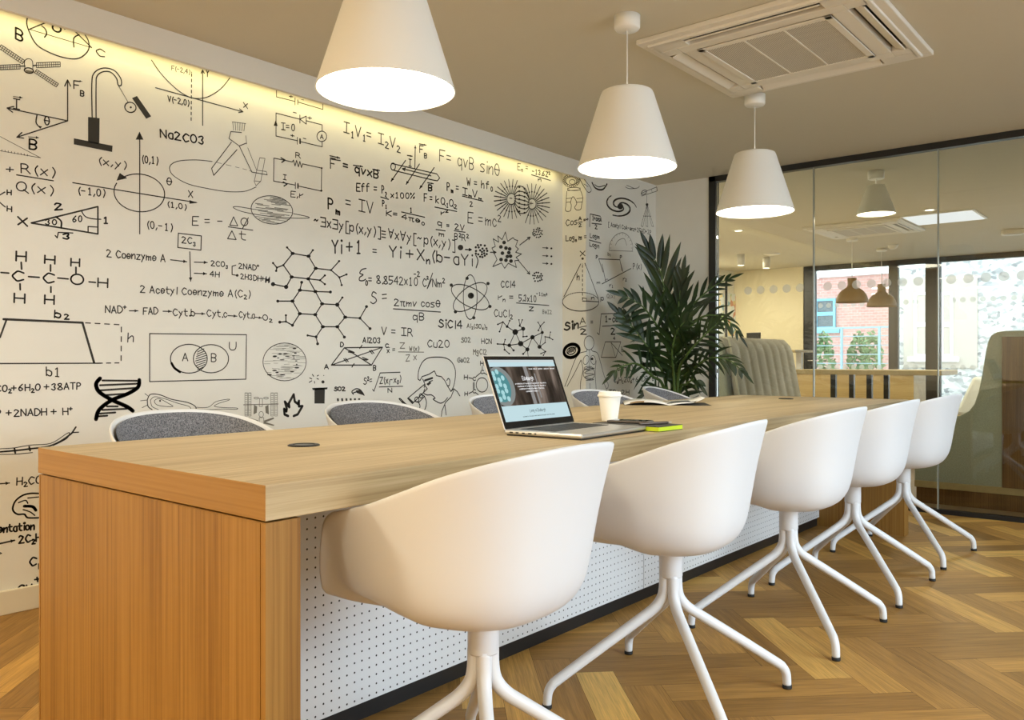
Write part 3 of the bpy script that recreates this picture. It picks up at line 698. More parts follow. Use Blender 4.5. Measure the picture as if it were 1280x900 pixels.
# lower middle
v = w7
v.L((235,202),(512,198),(432,328),(140,328), w=NM, closed=True); v.L((235,202),(432,328), w=NM); v.L((512,198),(140,328), w=0.004)
for a in ((355,195),(298,330)): v.L((a[0]-8,a[1]+12),(a[0]+8,a[1]-12), w=NM)
for a in ((432,232),(245,292)): v.L((a[0]-14,a[1]-10),(a[0]+6,a[1]+14), w=NM); v.L((a[0]-2,a[1]-12),(a[0]+18,a[1]+10), w=NM)
for a in ((285,228),(385,280)): v.L((a[0]-18,a[1]-8),(a[0]+22,a[1]+8), w=NM); v.L((a[0]-22,a[1]+4),(a[0]+14,a[1]+12), w=NM)
v.T('A', 90, 355, 120, 355, 32, NM); v.T('B', 445, 365, 470, 365, 36, NM); v.T('C', 532, 200, 556, 200, 28, NM); v.T('D', 206, 195, 228, 195, 32, NM)
v.T('x =', 545, 238, 608, 230, 36, 0.004); v.L((545,200),(565,200), w=TH_); v.L((628,232),(812,234), w=0.0035, mi=1); v.T('Z', 640, 205, 675, 205, 40, 0.004, 1); v.T('W(x)', 708, 225, 778, 222, 30, 0.004, 1); v.T('Z x', 682, 300, 760, 290, 46, 0.004, 1)
v.T('S^2=', 375, 472, 440, 460, 48, 0.004); v.L((440,505),(450,518),(495,385),(640,380), w=0.004); v.T('Z(x_i-x_0)', 492, 465, 645, 450, 46, 0.004); v.L((488,487),(660,482), w=0.004); v.T('N', 552, 528, 582, 526, 30, 0.004); v.T('SO2', 160, 515, 242, 515, 28, NM)
v.L((300,540),(290,520),(320,500),(350,508),(372,535),(378,548), w=NM, sm=True); v.F((318,512),(348,508),(368,530),(378,548),(350,540),(325,530)); v.L((300,530),(330,520), w=NM)
for i in range(6): v.F((180+i*31,570),(194+i*31,569),(196+i*31,590),(182+i*31,591))
v.L((770,430),(775,370),(800,310),(840,278),(900,270),(965,275),(1010,300),(1038,350),(1042,410),(1030,480),(1010,520), w=NM, sm=True)
v.L((770,430),(785,440),(800,412),(850,395),(890,370),(905,405),(940,412),(965,440),(985,480),(1010,520),(1030,500), w=NM); v.L((980,440),(990,425),(1002,440),(998,475),(985,478), w=0.005, sm=True)
v.L((805,430),(822,470),(815,490), w=NM); v.L((820,440),(875,422), w=0.009); v.F((830,465),(855,450),(868,458),(845,478)); v.L((850,450),(876,440), w=NM)
v.L((820,500),(812,530),(835,545),(868,545),(895,568),(880,575),(900,590),(935,605),(965,590),(985,565), w=NM, sm=True); v.L((1030,500),(1055,520),(1075,552), w=NM); v.L((1030,510),(1010,560),(970,600),(945,660),(940,700), w=NM); v.L((965,610),(975,690), w=NM)
v.L((815,470),(838,500),(730,608),(695,570), w=NM, closed=True); v.L((705,572),(735,600), w=HV); v.L((795,540),(818,555),(775,600),(745,590), w=NM); v.E(762,578,15,18,0,w=NM); v.E(792,552,12,15,0,w=NM); v.L((820,560),(832,600),(820,650),(785,690), w=NM, sm=True); v.L((775,600),(785,630),(765,665),(745,665), w=NM, sm=True)
v.L((632,572),(720,675),(735,662),(640,570), w=NM, closed=True); v.L((655,590),(715,650), w=HV); v.L((740,660),(785,705), w=NM); v.L((600,645),(618,650), w=NM)
v.T('GeO2', 1058, 308, 1145, 308, 34, 0.004, 1); v.T('MgCl2', 1172, 250, 1270, 252, 38, 0.004, 1)
v.E(1236,472,42,52,0,w=NM); v.T('C', 1226, 390, 1248, 390, 26, NM); v.T('H', 1224, 328, 1246, 330, 30, NM); v.T('H', 1106, 430, 1132, 430, 30, NM); v.T('C', 1168, 440, 1190, 440, 26, NM); v.T('C', 1168, 530, 1190, 530, 26, NM); v.T('H', 1110, 550, 1132, 548, 26, NM)
for a, b in (((1238,338),(1238,360)),((1225,385),(1192,412)),((1140,420),(1165,425)),((1172,455),(1172,500)),((1180,455),(1180,500)),((1165,522),(1140,535)),((1190,530),(1222,552)),((1250,385),(1285,405)),((1290,545),(1262,555))): v.L(a, b, w=NM)
# right of the main wall
v = w8
v.L((245,95),(258,150),(290,128),(300,140),(318,145),(305,180),(322,195),(305,215),(340,225),(308,245),(325,262),(300,265),(310,305),(262,280),(240,310),(222,278),(170,300),(195,258),(165,190),(185,180),(172,135),(205,155),(200,118),(225,140), w=0.0045, closed=True)
for p in ((237,157),(218,183),(248,190),(270,195),(227,220),(265,217),(256,240),(275,238),(219,258),(248,262),(278,267)): v.D(p[0],p[1],11)
v.A((155,215),(190,215), w=0.005, h=16, fill=False); v.A((330,172),(392,125), w=0.005, h=18, fill=False); v.A((320,262),(390,345), w=0.005, h=18, fill=False); cluster(v, 435, 365, 30, 22, 5.5); v.A((8,198),(42,200), w=0.005, h=14, fill=False)
for y in (190,237,282): v.A((465,y-2),(498,y), w=0.004, h=12, fill=False); v.D(517,y+2,6)
v.T('CCl4', 218, 422, 304, 424, 38, 0.005); v.T('r_n =', 202, 495, 298, 498, 36, NM); v.T('5.3x10', 325, 502, 428, 510, 36, 0.005); v.T('-11m^2', 428, 468, 492, 478, 18, 0.004); v.L((310,515),(502,530), w=NM); v.T('z', 385, 562, 412, 562, 34, 0.005); v.T('BeI2', 465, 578, 520, 580, 22, 0.003, 1); v.T('CuCl_2', 178, 595, 285, 600, 42, NM)
m_ = [((303,687),17),((335,756),16),((268,766),11),((350,668),12),((405,718),13),((375,790),12),((447,775),12),((463,690),9),((255,655),8),((230,628),5),((200,642),5),((270,620),5),((210,685),5),((330,650),6),((345,615),4),((325,615),4),((350,715),5),((372,713),5),((235,760),6),((198,758),5),((243,732),4),((240,792),6),((267,815),5),((293,796),7),((350,817),6),((380,835),4),((452,652),5),((438,630),4),((474,630),4),((440,678),5),((480,750),4),((505,720),5),((512,688),4),((525,732),4),((482,803),5),((470,825),4),((455,815),4),((480,715),4)]
for p, r in m_: v.D(p[0][0] if isinstance(p[0], tuple) else p[0], p[1], r)
for a, b in ((0,1),(1,2),(0,2),(0,8),(8,9),(8,11),(9,10),(9,12),(0,3),(3,13),(13,14),(13,15),(3,16),(16,17),(1,4),(4,5),(1,5),(4,7),(7,6),(4,6),(2,18),(18,19),(18,20),(18,21),(21,22),(2,23),(5,24),(5,25),(7,26),(26,27),(26,28),(26,29),(6,30),(31,32),(31,33),(6,34),(34,35),(34,36),(30,37),(37,31)): v.L(m_[a][0], m_[b][0], w=0.0045)
# pier: astronaut, galaxy, telescope, cone, body and formulas
v = x1
for i in range(22):
    a = i/22*6.283; v.E(145+55*math.cos(a), 215+42*math.sin(a), 9, 9, 0, w=0.0025, n=8)
v.E(145,218,40,32,0,w=0.003); v.E(152,225,22,18,0,w=0.003); v.L((118,270),(118,290),(212,285),(210,268), w=0.003); v.E(165,278,48,12,0,w=0.003)
v.L((112,295),(108,345),(105,400),(100,430),(110,445),(138,440),(145,400),(140,375),(158,335),(185,375),(180,400),(170,415),(185,435),(215,430),(222,400),(232,345),(215,290), w=0.0035, sm=True); v.L((106,350),(150,345), w=0.003); v.L((105,378),(142,375), w=0.003); v.L((186,350),(232,345), w=0.003); v.L((180,378),(228,375), w=0.003)
v.L((205,180),(215,215),(250,275),(270,302),(292,295),(290,270),(265,235),(230,190), w=0.0035, sm=True); v.L((240,240),(270,260), w=0.003); v.L((205,180),(180,180),(172,168), w=0.0035)
v.L((300,230),(320,265),(350,282),(385,278),(412,240), w=0.009, sm=True); v.L((320,245),(350,262),(395,250), w=0.005, sm=True)
v.L((550,262),(580,275),(640,270),(655,255), w=0.003, sm=True); v.L((560,250),(620,275), w=0.003)
for k in range(3):
    for o in range(3):
        pts = []
        for i in range(22):
            t = i/21; a = k*2.094 + o*0.2 + t*4.0; r = 16 + 98*t**0.85; x, y = r*math.cos(a)*1.08, r*math.sin(a)*0.72; pts.append((510 + x*0.98 - y*0.2, 405 + x*0.2 + y*0.98))
        v.L(*pts[o*2:22-o*3], w=(0.0062, 0.0042, 0.003)[o], mi=(0, 0, 1)[o])
v.D(512,408,22)
v.L((668,310),(785,262),(790,292),(672,330), w=0.003, closed=True); v.L((700,300),(705,318), w=0.003); v.L((745,280),(752,305), w=0.003); v.E(690,302,22,14,-30,w=0.004); v.L((710,325),(710,388), w=0.003); v.D(712,394,10)
for x in (675,712,755): v.L((710,398),(x-8,555),(x+6,560),(716,400), w=0.0026); v.L((x-10+(710-x)*0.5,480),(x+10+(710-x)*0.5,482), w=0.0026)
v.T('Cos', 105, 555, 188, 540, 44, NM); v.T('A', 200, 512, 222, 510, 26, NM); v.L((198,528),(228,524), w=NM); v.T('2', 202, 562, 222, 560, 24, NM); v.T('=+', 238, 525, 276, 515, 26, 0.005); v.L((282,560),(286,465),(362,482), w=0.005); v.T('1+cosA', 302, 510, 370, 522, 32, 0.005); v.L((298,535),(370,542), w=0.005); v.T('2', 322, 575, 340, 578, 30, 0.005)
v.T('Log_n m =', 105, 668, 262, 655, 40, NM); v.T('Logm', 285, 640, 355, 650, 30, 0.005); v.L((278,660),(366,684), w=0.005); v.T('Logn', 282, 705, 352, 722, 30, 0.005); v.T('X', 212, 780, 250, 778, 36, NM); v.D(230,800,9)
v.T('[ Acetyl CoA-enz+2FAD+2P', 420, 555, 745, 620, 30, 0.0035); v.L((428,740),(432,690),(470,630),(530,605),(580,640),(605,700),(600,745), w=0.003, mi=1, sm=True); v.L((428,738),(605,745), w=0.003, mi=1); v.L((475,700),(495,665),(540,650),(560,700), w=0.003, mi=1, sm=True)
for i in range(12): a = PI + i*PI/11; v.L((518+85*math.cos(a),720+110*math.sin(a)),(518+75*math.cos(a),720+97*math.sin(a)), w=0.002, mi=1)
v.L((382,900),(350,802),(508,808),(525,890), w=0.0045); v.T('P', 330, 800, 345, 800, 24, 0.005); v.T('P', 510, 800, 526, 800, 24, 0.005); v.T('b_1', 418, 775, 440, 775, 22, 0.004, 1); v.T('P(x)', 608, 875, 670, 878, 40, 0.0045)
v = x2
v.L((190,0),(80,215), w=NM); v.L((218,-5),(240,50),(305,225), w=NM); v.E(190,250,120,62,0,w=NM,a0=0,a1=180); v.E(190,250,120,62,0,w=NM,a0=180,a1=360,dash=12); v.L((202,0),(202,245), w=NM, dash=14); v.L((202,245),(308,250), w=NM); v.L((202,225),(228,228),(228,245), w=0.004); v.T('h', 165, 108, 186, 108, 42, NM); v.T('n', 260, 235, 280, 235, 22, 0.005); v.T('p', 322, 240, 342, 240, 30, 0.005)
v.T('Sin', 82, 438, 175, 425, 50, 0.009); v.T('A', 186, 398, 222, 392, 40, NM); v.L((182,420),(228,410), w=NM); v.T('2', 190, 465, 230, 465, 36, HV); v.T('=', 255, 402, 275, 402, 36, NM); v.L((298,455),(312,468),(325,330),(470,325), w=NM); v.T('1-cosA', 350, 382, 480, 382, 38, 0.007); v.L((332,412),(475,402), w=NM); v.T('2', 390, 465, 418, 465, 40, 0.007)
v.L((330,0),(355,115), w=0.0045); v.L((455,0),(468,50), w=0.0045); v.L((330,132),(522,30), w=0.0045); v.T('r_1', 380, 152, 402, 150, 26, 0.004); v.T('r_2', 470, 108, 492, 106, 26, 0.004); v.T('m', 296, 132, 318, 130, 20, 0.004); v.L((350,110),(365,98),(372,108), w=0.003)
v.E(130,575,52,42,-25,w=0.018); v.E(128,575,30,22,-25,w=0.006)
for i in range(5): v.L((100+i*10,592-i*3),(120+i*10,560-i*3), w=0.005)
v.E(245,522,32,46,0,w=0.0035); v.L((228,560),(228,578),(185,590),(155,630),(120,720),(85,810), w=0.0035, sm=True); v.L((262,560),(265,575),(300,590),(320,650),(345,740),(372,800),(360,825),(345,790), w=0.0035, sm=True)
v.L((192,635),(150,720),(100,810), w=0.0035, sm=True); v.L((192,635),(205,700),(190,780),(188,845), w=0.0035, sm=True); v.L((292,640),(285,720),(290,800),(292,845), w=0.0035, sm=True); v.L((248,570),(250,640),(245,700), w=0.003); v.L((250,790),(250,845), w=0.0035)
v.E(225,635,18,30,15,w=0.003); v.E(272,635,16,30,-10,w=0.003); v.D(264,628,9); v.E(245,725,38,40,0,w=0.003); v.L((212,700),(280,690),(215,720),(278,730),(218,748),(275,765),(225,770), w=0.003, sm=True); v.E(242,690,28,12,0,w=0.003)
v.L((352,515),(455,515),(422,618),(325,618), w=0.004, closed=True); v.L((390,520),(465,605), w=0.004); v.L((390,520),(420,618), w=0.003); v.T('4', 405, 502, 418, 502, 20, 0.004); v.T('iL', 455, 580, 482, 580, 30, 0.004); v.T('Cretaceous', 505, 560, 640, 560, 28, 0.003, 1); v.T('C_3H_4O_3', 430, 705, 550, 708, 40, 0.006); v.T('C_6H_12O_6+6ADP+6P', 408, 785, 700, 770, 32, 0.0045); v.T('2ATP+2H', 320, 862, 510, 862, 28, 0.0045); v.T('Q(x)', 362, 225, 415, 225, 26, 0.0035, 1)
for k_, par in (('left', wall_left), ('pier_front', wall_pier), ('pier_side', wall_pier), ('end', wall_end)):
    if k_ in ink.b:
        o = mk('mural_drawing', ink.b[k_], [M_ink, M_grey_ink], par)
        o['label'] = 'black hand-drawn formulas and science sketches on the white wall'

# ------------------------------------------------------------------ the long table
TX0, TX1, TY0, TY1, TZ = -2.235, -1.255, 0.836, 4.913, 0.74
tb = thing('meeting_table', 'long oak meeting table with thick top, panel ends and a white perforated spine', 'table', ((TX0+TX1)/2, (TY0+TY1)/2, 0))
def TL(x, y, z): return (x - (TX0+TX1)/2, y - (TY0+TY1)/2, z)
def tbox(bm, a, b, mi=0): return box(bm, TL(*a), TL(*b), mi=mi)
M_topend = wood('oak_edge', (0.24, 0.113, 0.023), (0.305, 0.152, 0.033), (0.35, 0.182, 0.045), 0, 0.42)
bm = tbox(B(), (TX0, TY0, TZ-0.063), (TX1, TY1, TZ))
bm.faces.ensure_lookup_table()
o = mk('table_top', bm, [M_top, M_topend], tb, bevel=0.0015)
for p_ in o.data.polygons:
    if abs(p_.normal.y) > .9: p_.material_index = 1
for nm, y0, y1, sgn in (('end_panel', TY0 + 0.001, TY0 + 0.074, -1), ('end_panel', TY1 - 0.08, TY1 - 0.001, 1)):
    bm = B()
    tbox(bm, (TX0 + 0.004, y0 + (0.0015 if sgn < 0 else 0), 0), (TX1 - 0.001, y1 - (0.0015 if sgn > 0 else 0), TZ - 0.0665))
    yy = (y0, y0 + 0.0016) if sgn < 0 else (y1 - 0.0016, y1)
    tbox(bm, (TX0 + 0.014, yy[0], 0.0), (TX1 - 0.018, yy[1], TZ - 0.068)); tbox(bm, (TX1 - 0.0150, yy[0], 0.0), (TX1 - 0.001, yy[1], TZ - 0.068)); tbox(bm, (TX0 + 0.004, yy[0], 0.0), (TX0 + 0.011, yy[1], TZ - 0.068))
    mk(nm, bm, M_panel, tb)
def perf_mat():
    m, n, l, b = nmat('perforated_white_panel')
    tc = n.new('ShaderNodeTexCoord'); sp = n.new('ShaderNodeSeparateXYZ'); l.new(tc.outputs['Object'], sp.inputs[0])
    def cell(o):
        a = n.new('ShaderNodeMath'); a.operation = 'MULTIPLY'; a.inputs[1].default_value = 1/0.025; l.new(o, a.inputs[0])
        f = n.new('ShaderNodeMath'); f.operation = 'FRACT'; l.new(a.outputs[0], f.inputs[0])
        s = n.new('ShaderNodeMath'); s.operation = 'SUBTRACT'; s.inputs[1].default_value = 0.5; l.new(f.outputs[0], s.inputs[0])
        q = n.new('ShaderNodeMath'); q.operation = 'MULTIPLY'; l.new(s.outputs[0], q.inputs[0]); l.new(s.outputs[0], q.inputs[1]); return q.outputs[0]
    ad = n.new('ShaderNodeMath'); l.new(cell(sp.outputs['Y']), ad.inputs[0]); l.new(cell(sp.outputs['Z']), ad.inputs[1])
    lt = n.new('ShaderNodeMath'); lt.operation = 'LESS_THAN'; lt.inputs[1].default_value = 0.0125; l.new(ad.outputs[0], lt.inputs[0])
    mx = n.new('ShaderNodeMix'); mx.data_type = 'RGBA'; mx.inputs['A'].default_value = (0.70, 0.70, 0.71, 1); mx.inputs['B'].default_value = (0.015, 0.013, 0.012, 1)
    l.new(lt.outputs[0], mx.inputs['Factor']); l.new(mx.outputs['Result'], b.inputs['Base Color']); b.inputs['Roughness'].default_value = 0.55
    return m
M_perf = perf_mat()
for (y0, y1) in ((TY0 + 0.076, 2.873), (2.877, TY1 - 0.083)):
    for (xa, xb) in ((-1.735, -1.715), (-1.775, -1.755)):
        mk('perforated_panel', tbox(B(), (xa, y0, 0.05), (xb, y1, TZ - 0.066)), M_perf, tb, bevel=0.001)
mk('plinth', tbox(B(), (-1.762, TY0 + 0.076, 0), (-1.728, TY1 - 0.083, 0.0495)), M_black, tb)
def grommet(x, y, label):
    g = thing('cable_grommet', label, 'cable port', (x, y, TZ), 0, 'black cable ports in the table top')
    mk('ring', lathe(B(), [(0.027, 0.0002), (0.040, 0.0002), (0.040, 0.002), (0.037, 0.004), (0.030, 0.0042), (0.027, 0.003)], 40, cap0=False, cap1=False), M_black, g)
    mk('lid', lathe(B(), [(0.0265, 0.0002), (0.0265, 0.002), (0.024, 0.0028)], 40), flat('dark_grey_plastic', (0.05, 0.05, 0.052), 0.35), g)
grommet(-1.764, 1.288, 'black round cable port in the near end of the oak table top')
grommet(-1.80, 4.55, 'black round cable port at the far end of the oak table by the glass')

# ------------------------------------------------------------------ shell chairs (local: back towards +x, front towards -x)
RIM = [(0.254, 0, .797), (0.249, .08, .795), (0.228, .155, .787), (0.178, .218, .771), (0.104, .256, .746), (0.02, .271, .714), (-0.065, .277, .683), (-0.128, .277, .667),
       (-0.164, .276, .657), (-0.187, .273, .636), (-0.200, .268, .600), (-0.212, .261, .558), (-0.223, .250, .515), (-0.231, .234, .484), (-0.238, .20, .468), (-0.244, .14, .461), (-0.248, .07, .457), (-0.249, 0, .456)]
half = catmull(RIM, 4)
ring = half + [Vector((p.x, -p.y, p.z)) for p in reversed(half[1:-1])]
PROF = [(0, 0), (.16, .001), (.32, .008), (.48, .026), (.61, .058), (.71, .105), (.785, .17), (.835, .25), (.868, .35), (.892, .46), (.914, .58), (.937, .71), (.962, .84), (.985, .94), (1, 1)]
Z0 = 0.422
def shell_pt(p, g, h, inset=0.0):
    r = math.hypot(p.x, p.y)
    bk = max(0.0, min(1.0, (p.x + 0.02) / 0.2)); bk = bk * bk * (3 - 2 * bk)      # the back flares outwards towards its rim
    g = g - bk * 0.055 * math.sin(PI * min(1.0, h) ** 0.75) * (1 if h > .1 else h / .1)
    k = max(0.0, (r * g - inset)) / r
    low = max(0.0, min(1.0, (0.62 - p.z) / 0.12))                                # the front of the pan is flatter
    hh = h * (1 - low) + (h * 0.35 + 0.65 * g ** 2.2) * low
    v = Vector((p.x * k, p.y * k, Z0 + (p.z - Z0) * hh))
    v.z += 0.05 * max(0.0, min(1.0, -v.x / 0.2)) * (1 - hh) * (1 - 0.6 * low)
    return v
def shell_bm():
    bm = B(); c = bm.verts.new((0, 0, Z0)); rows = []
    for g, h in PROF[1:]: rows.append([bm.verts.new(shell_pt(p, g, h)) for p in ring])
    n = len(ring)
    for i in range(n): bm.faces.new((c, rows[0][i], rows[0][(i+1) % n])).smooth = True
    for a, b2 in zip(rows, rows[1:]):
        for i in range(n): bm.faces.new((a[i], b2[i], b2[(i+1) % n], a[(i+1) % n])).smooth = True
    return bm
def pad_bm():
    bm = B(); up = 0.0125; c = bm.verts.new((0, 0, Z0 + up)); rows = []
    for g, h in PROF[1:-1] + [(0.992, 0.972)]:
        z = up * (1 - h) ** 1.0
        row = []
        for p in ring:
            v = shell_pt(p, g, h, 0.017 + 0.001 * h); v.z += z; row.append(bm.verts.new(v))
        rows.append(row)
    n = len(ring)
    for i in range(n): bm.faces.new((c, rows[0][i], rows[0][(i+1) % n])).smooth = True
    for a, b2 in zip(rows, rows[1:]):
        for i in range(n): bm.faces.new((a[i], b2[i], b2[(i+1) % n], a[(i+1) % n])).smooth = True
    return bm
LEG = catmull([(0.017, 0, .352), (0.0185, 0, .315), (0.026, 0, .285), (0.048, 0, .258), (0.085, 0, .233), (0.20, 0, .160), (0.325, 0, .079), (0.345, 0, .064), (0.356, 0, .046), (0.359, 0, .026), (0.360, 0, .011)], 3)
def leg_bm(a):
    M = Matrix.Rotation(a, 3, 'Z'); n = len(LEG)
    rad = [0.0165 - 0.0045 * (i / (n - 1)) for i in range(n)]
    return tube(B(), [M @ p for p in LEG], rad, 14)
def felt():
    m, n, l, b = nmat('grey_wool_felt'); b.inputs['Roughness'].default_value = 0.95; b.inputs['Specular IOR Level'].default_value = 0.15
    tc = n.new('ShaderNodeTexCoord'); t = n.new('ShaderNodeTexNoise'); t.inputs['Scale'].default_value = 260; t.inputs['Detail'].default_value = 3
    l.new(tc.outputs['Object'], t.inputs['Vector']); r = n.new('ShaderNodeValToRGB'); e = r.color_ramp.elements
    e[0].position = .36; e[0].color = (0.09, 0.092, 0.105, 1); e[1].position = .66; e[1].color = (0.30, 0.30, 0.325, 1)
    l.new(t.outputs['Fac'], r.inputs['Fac']); l.new(r.outputs['Color'], b.inputs['Base Color'])
    bp = n.new('ShaderNodeBump'); bp.inputs['Strength'].default_value = .5; bp.inputs['Distance'].default_value = .001; l.new(t.outputs['Fac'], bp.inputs['Height']); l.new(bp.outputs['Normal'], b.inputs['Normal'])
    return m
M_felt = felt()
def make_chair(label, group, padded):
    t = thing('shell_armchair', label, 'chair', (0, 0, 0), 0, group)
    mk('seat_shell', shell_bm(), M_white, t, solid=0.008, offset=-1, subsurf=1)
    if padded:
        o = mk('seat_pad', pad_bm(), M_felt, t, subsurf=1); o['label'] = 'grey felt seat pad'
    mk('swivel_collar', lathe(B(), [(0.031, .345), (0.033, .349), (0.033, .412), (0.037, .424)], 36), M_base, t)
    for k in range(4):
        a = PI / 4 + k * PI / 2
        lg = mk('leg', leg_bm(a), M_base, t)
        mk('glide', lathe(B(), [(0.0125, 0.0), (0.0135, 0.002), (0.0135, 0.011)], 20, Matrix.Translation((0.360 * math.cos(a), 0.360 * math.sin(a), 0))), M_rubber, lg)
    return t
GR, GL_ = 'white shell chairs along the open side of the table', 'grey padded shell chairs along the mural side of the table'
right = [(-1.165, 1.303, 2, 'white shell armchair at the near table corner, largest in the picture, legs cut off below'),
         (-1.165, 2.10, 6, 'white shell armchair pulled up at the table edge beside the lime edged notebook'),
         (-1.16, 2.955, 0, 'white shell armchair in the middle of the open side, third from the near table end'),
         (-1.165, 3.685, 0, 'white shell armchair on the open side, fourth from the near table end'),
         (-1.162, 4.455, -3, 'white shell armchair at the far table end beside the glass partition')]
first = None
for x, y, a, lab in right:
    if first is None: first = make_chair(lab, GR, False); first.location = (x, y, 0); first.rotation_euler = (0, 0, math.radians(a))
    else: dup(first, (x, y, 0), math.radians(a), lab, GR)
left = [(-2.36, 1.37, 180, 'grey padded white shell chair at the near table end on the mural side'),
        (-2.37, 2.17, 180, 'grey padded white shell chair on the mural side, below the drawn chimney and SO2'),
        (-2.37, 2.97, 180, 'grey padded white shell chair on the mural side, partly hidden behind the laptop'),
        (-2.40, 3.80, 180, 'grey padded white shell chair on the mural side, behind the paper coffee cup'),
        (-2.42, 4.55, 196, 'grey padded white shell chair on the mural side, behind the open magazine near the palm')]
first = None
for x, y, a, lab in left:
    if first is None: first = make_chair(lab, GL_, True); first.location = (x, y, 0); first.rotation_euler = (0, 0, math.radians(a))
    else: dup(first, (x, y, 0), math.radians(a), lab, GL_)

# ------------------------------------------------------------------ pendant lamps
M_cord = flat('white_cord', (0.80, 0.79, 0.76), 0.5)
def pendant(x, y, zt, rtop, rbot, hgt, label, group, power):
    t = thing('pendant_lamp', label, 'pendant lamp', (x, y, ZC), 0, group)
    zb = zt - hgt - ZC; zt = zt - ZC
    sh = lathe(B(), [(rbot, zb), (rbot - 0.001, zb + 0.002), (rtop + 0.004, zt - 0.012), (rtop, zt - 0.003), (rtop - 0.006, zt), (0.012, zt + 0.003)], 72, cap0=False, cap1=False)
    mk('lamp_shade', sh, M_shade, t, solid=0.003, offset=-1)
    mk('diffuser', lathe(B(), [(rbot * 0.968, zb + 0.010), (rbot * 0.968, zb + 0.013)], 64), M_diff, t)
    mk('cord', tube(B(), [(0, 0, zt + 0.001), (0, 0, -0.045)], 0.0028, 8), M_cord, t)
    mk('ceiling_rose', lathe(B(), [(0.006, -0.055), (0.046, -0.053), (0.051, -0.046), (0.052, 0)], 40), M_shade, t)
    return t
GP = 'white cone pendants over the long table'
pendant(-1.775, 1.575, 2.015, 0.098, 0.193, 0.300, 'white cone pendant lamp largest and nearest, cut by the top of the picture', GP, 1)
pendant(-1.755, 2.815, 2.015, 0.098, 0.193, 0.300, 'white cone pendant lamp over the middle of the table, in front of the palm', GP, 1)
pendant(-1.775, 4.073, 2.015, 0.098, 0.193, 0.300, 'white cone pendant lamp over the far table end before the glass partition', GP, 1)

# ------------------------------------------------------------------ ceiling air conditioner
M_ac = flat('ac_white', (0.78, 0.74, 0.66), 0.45)
def grille():
    m, n, l, b = nmat('ac_grille'); tc = n.new('ShaderNodeTexCoord'); ck = n.new('ShaderNodeTexChecker'); ck.inputs['Scale'].default_value = 150
    ck.inputs['Color1'].default_value = (0.70, 0.66, 0.58, 1); ck.inputs['Color2'].default_value = (0.34, 0.31, 0.26, 1)
    l.new(tc.outputs['Object'], ck.inputs['Vector']); l.new(ck.outputs['Color'], b.inputs['Base Color']); b.inputs['Roughness'].default_value = .6; return m
M_grille = grille()
def cassette(cx, cy, s, label, group=None):
    t = thing('air_conditioner', label, 'air conditioner', (cx, cy, ZC), 0, group); h = s / 2
    bm = B()
    lo, hi = -0.032, -0.0005
    sl = h * 0.80; sw = h * 0.145; i0 = h * 0.70                       # slot centre, width, half length
    def ringbox(a, b2, z0, z1):
        box(bm, (-b2, -b2, z0), (b2, -a, z1)); box(bm, (-b2, a, z0), (b2, b2, z1)); box(bm, (-b2, -a, z0), (-a, a, z1)); box(bm, (a, -a, z0), (b2, a, z1))
    ringbox(h * 0.90, h, -0.022, hi); ringbox(h * 0.875, h * 0.925, lo, hi)
    ringbox(h * 0.60, h * 0.735, lo, hi)
    for sx in (-1, 1):                                                 # corner blocks between the slots
        for sy in (-1, 1):
            a, b2 = sorted((sx * h * 0.60, sx * h * 0.9)); c, d = sorted((sy * h * 0.735, sy * h * 0.9)); box(bm, (a, c, lo), (b2, d, hi))
            a, b2 = sorted((sx * h * 0.736, sx * h * 0.9)); c, d = sorted((sy * h * 0.60, sy * h * 0.7345)); box(bm, (a, c, lo), (b2, d, hi))
    mk('fascia', bm, M_ac, t, bevel=0.004)
    mk('air_slot', (lambda q: [box(q, (-h*.6, -h*.88, -0.006), (h*.6, -h*.735, -0.002)), box(q, (-h*.6, h*.735, -0.006), (h*.6, h*.88, -0.002)), box(q, (-h*.88, -h*.6, -0.006), (-h*.735, h*.6, -0.002)), box(q, (h*.735, -h*.6, -0.006), (h*.88, h*.6, -0.002))] and q)(B()), M_black, t)
    for k in range(4):
        M = Matrix.Rotation(k * PI / 2, 4, 'Z') @ Matrix.Translation((0, -h * 0.805, -0.024)) @ Matrix.Rotation(math.radians(24), 4, 'X')
        mk('louvre', box(B(), (-h * .585, -h * .060, -0.003), (h * .585, h * .036, 0.003), M), M_ac, t, bevel=0.002)
    gp = mk('intake_grille', box(B(), (-h * .54, -h * .54, lo - 0.002), (h * .54, h * .54, -0.004)), M_grille, t)
    bm = B()
    for a in (-h * .60, h * .54): box(bm, (a, -h * .60, lo - 0.006), (a + h * .06, h * .60, lo)); box(bm, (-h * .60, a, lo - 0.006), (h * .60, a + h * .06, lo))
    for a in (-h * .18, h * .18): box(bm, (a - 0.004, -h * .54, lo - 0.004), (a + 0.004, h * .54, lo))
    mk('grille_frame', bm, M_ac, gp, bevel=0.002)
    return t
cassette(-1.385, 3.515, 0.94, 'square white ceiling air conditioner with four slots above the far half of the table', 'ceiling air conditioners')

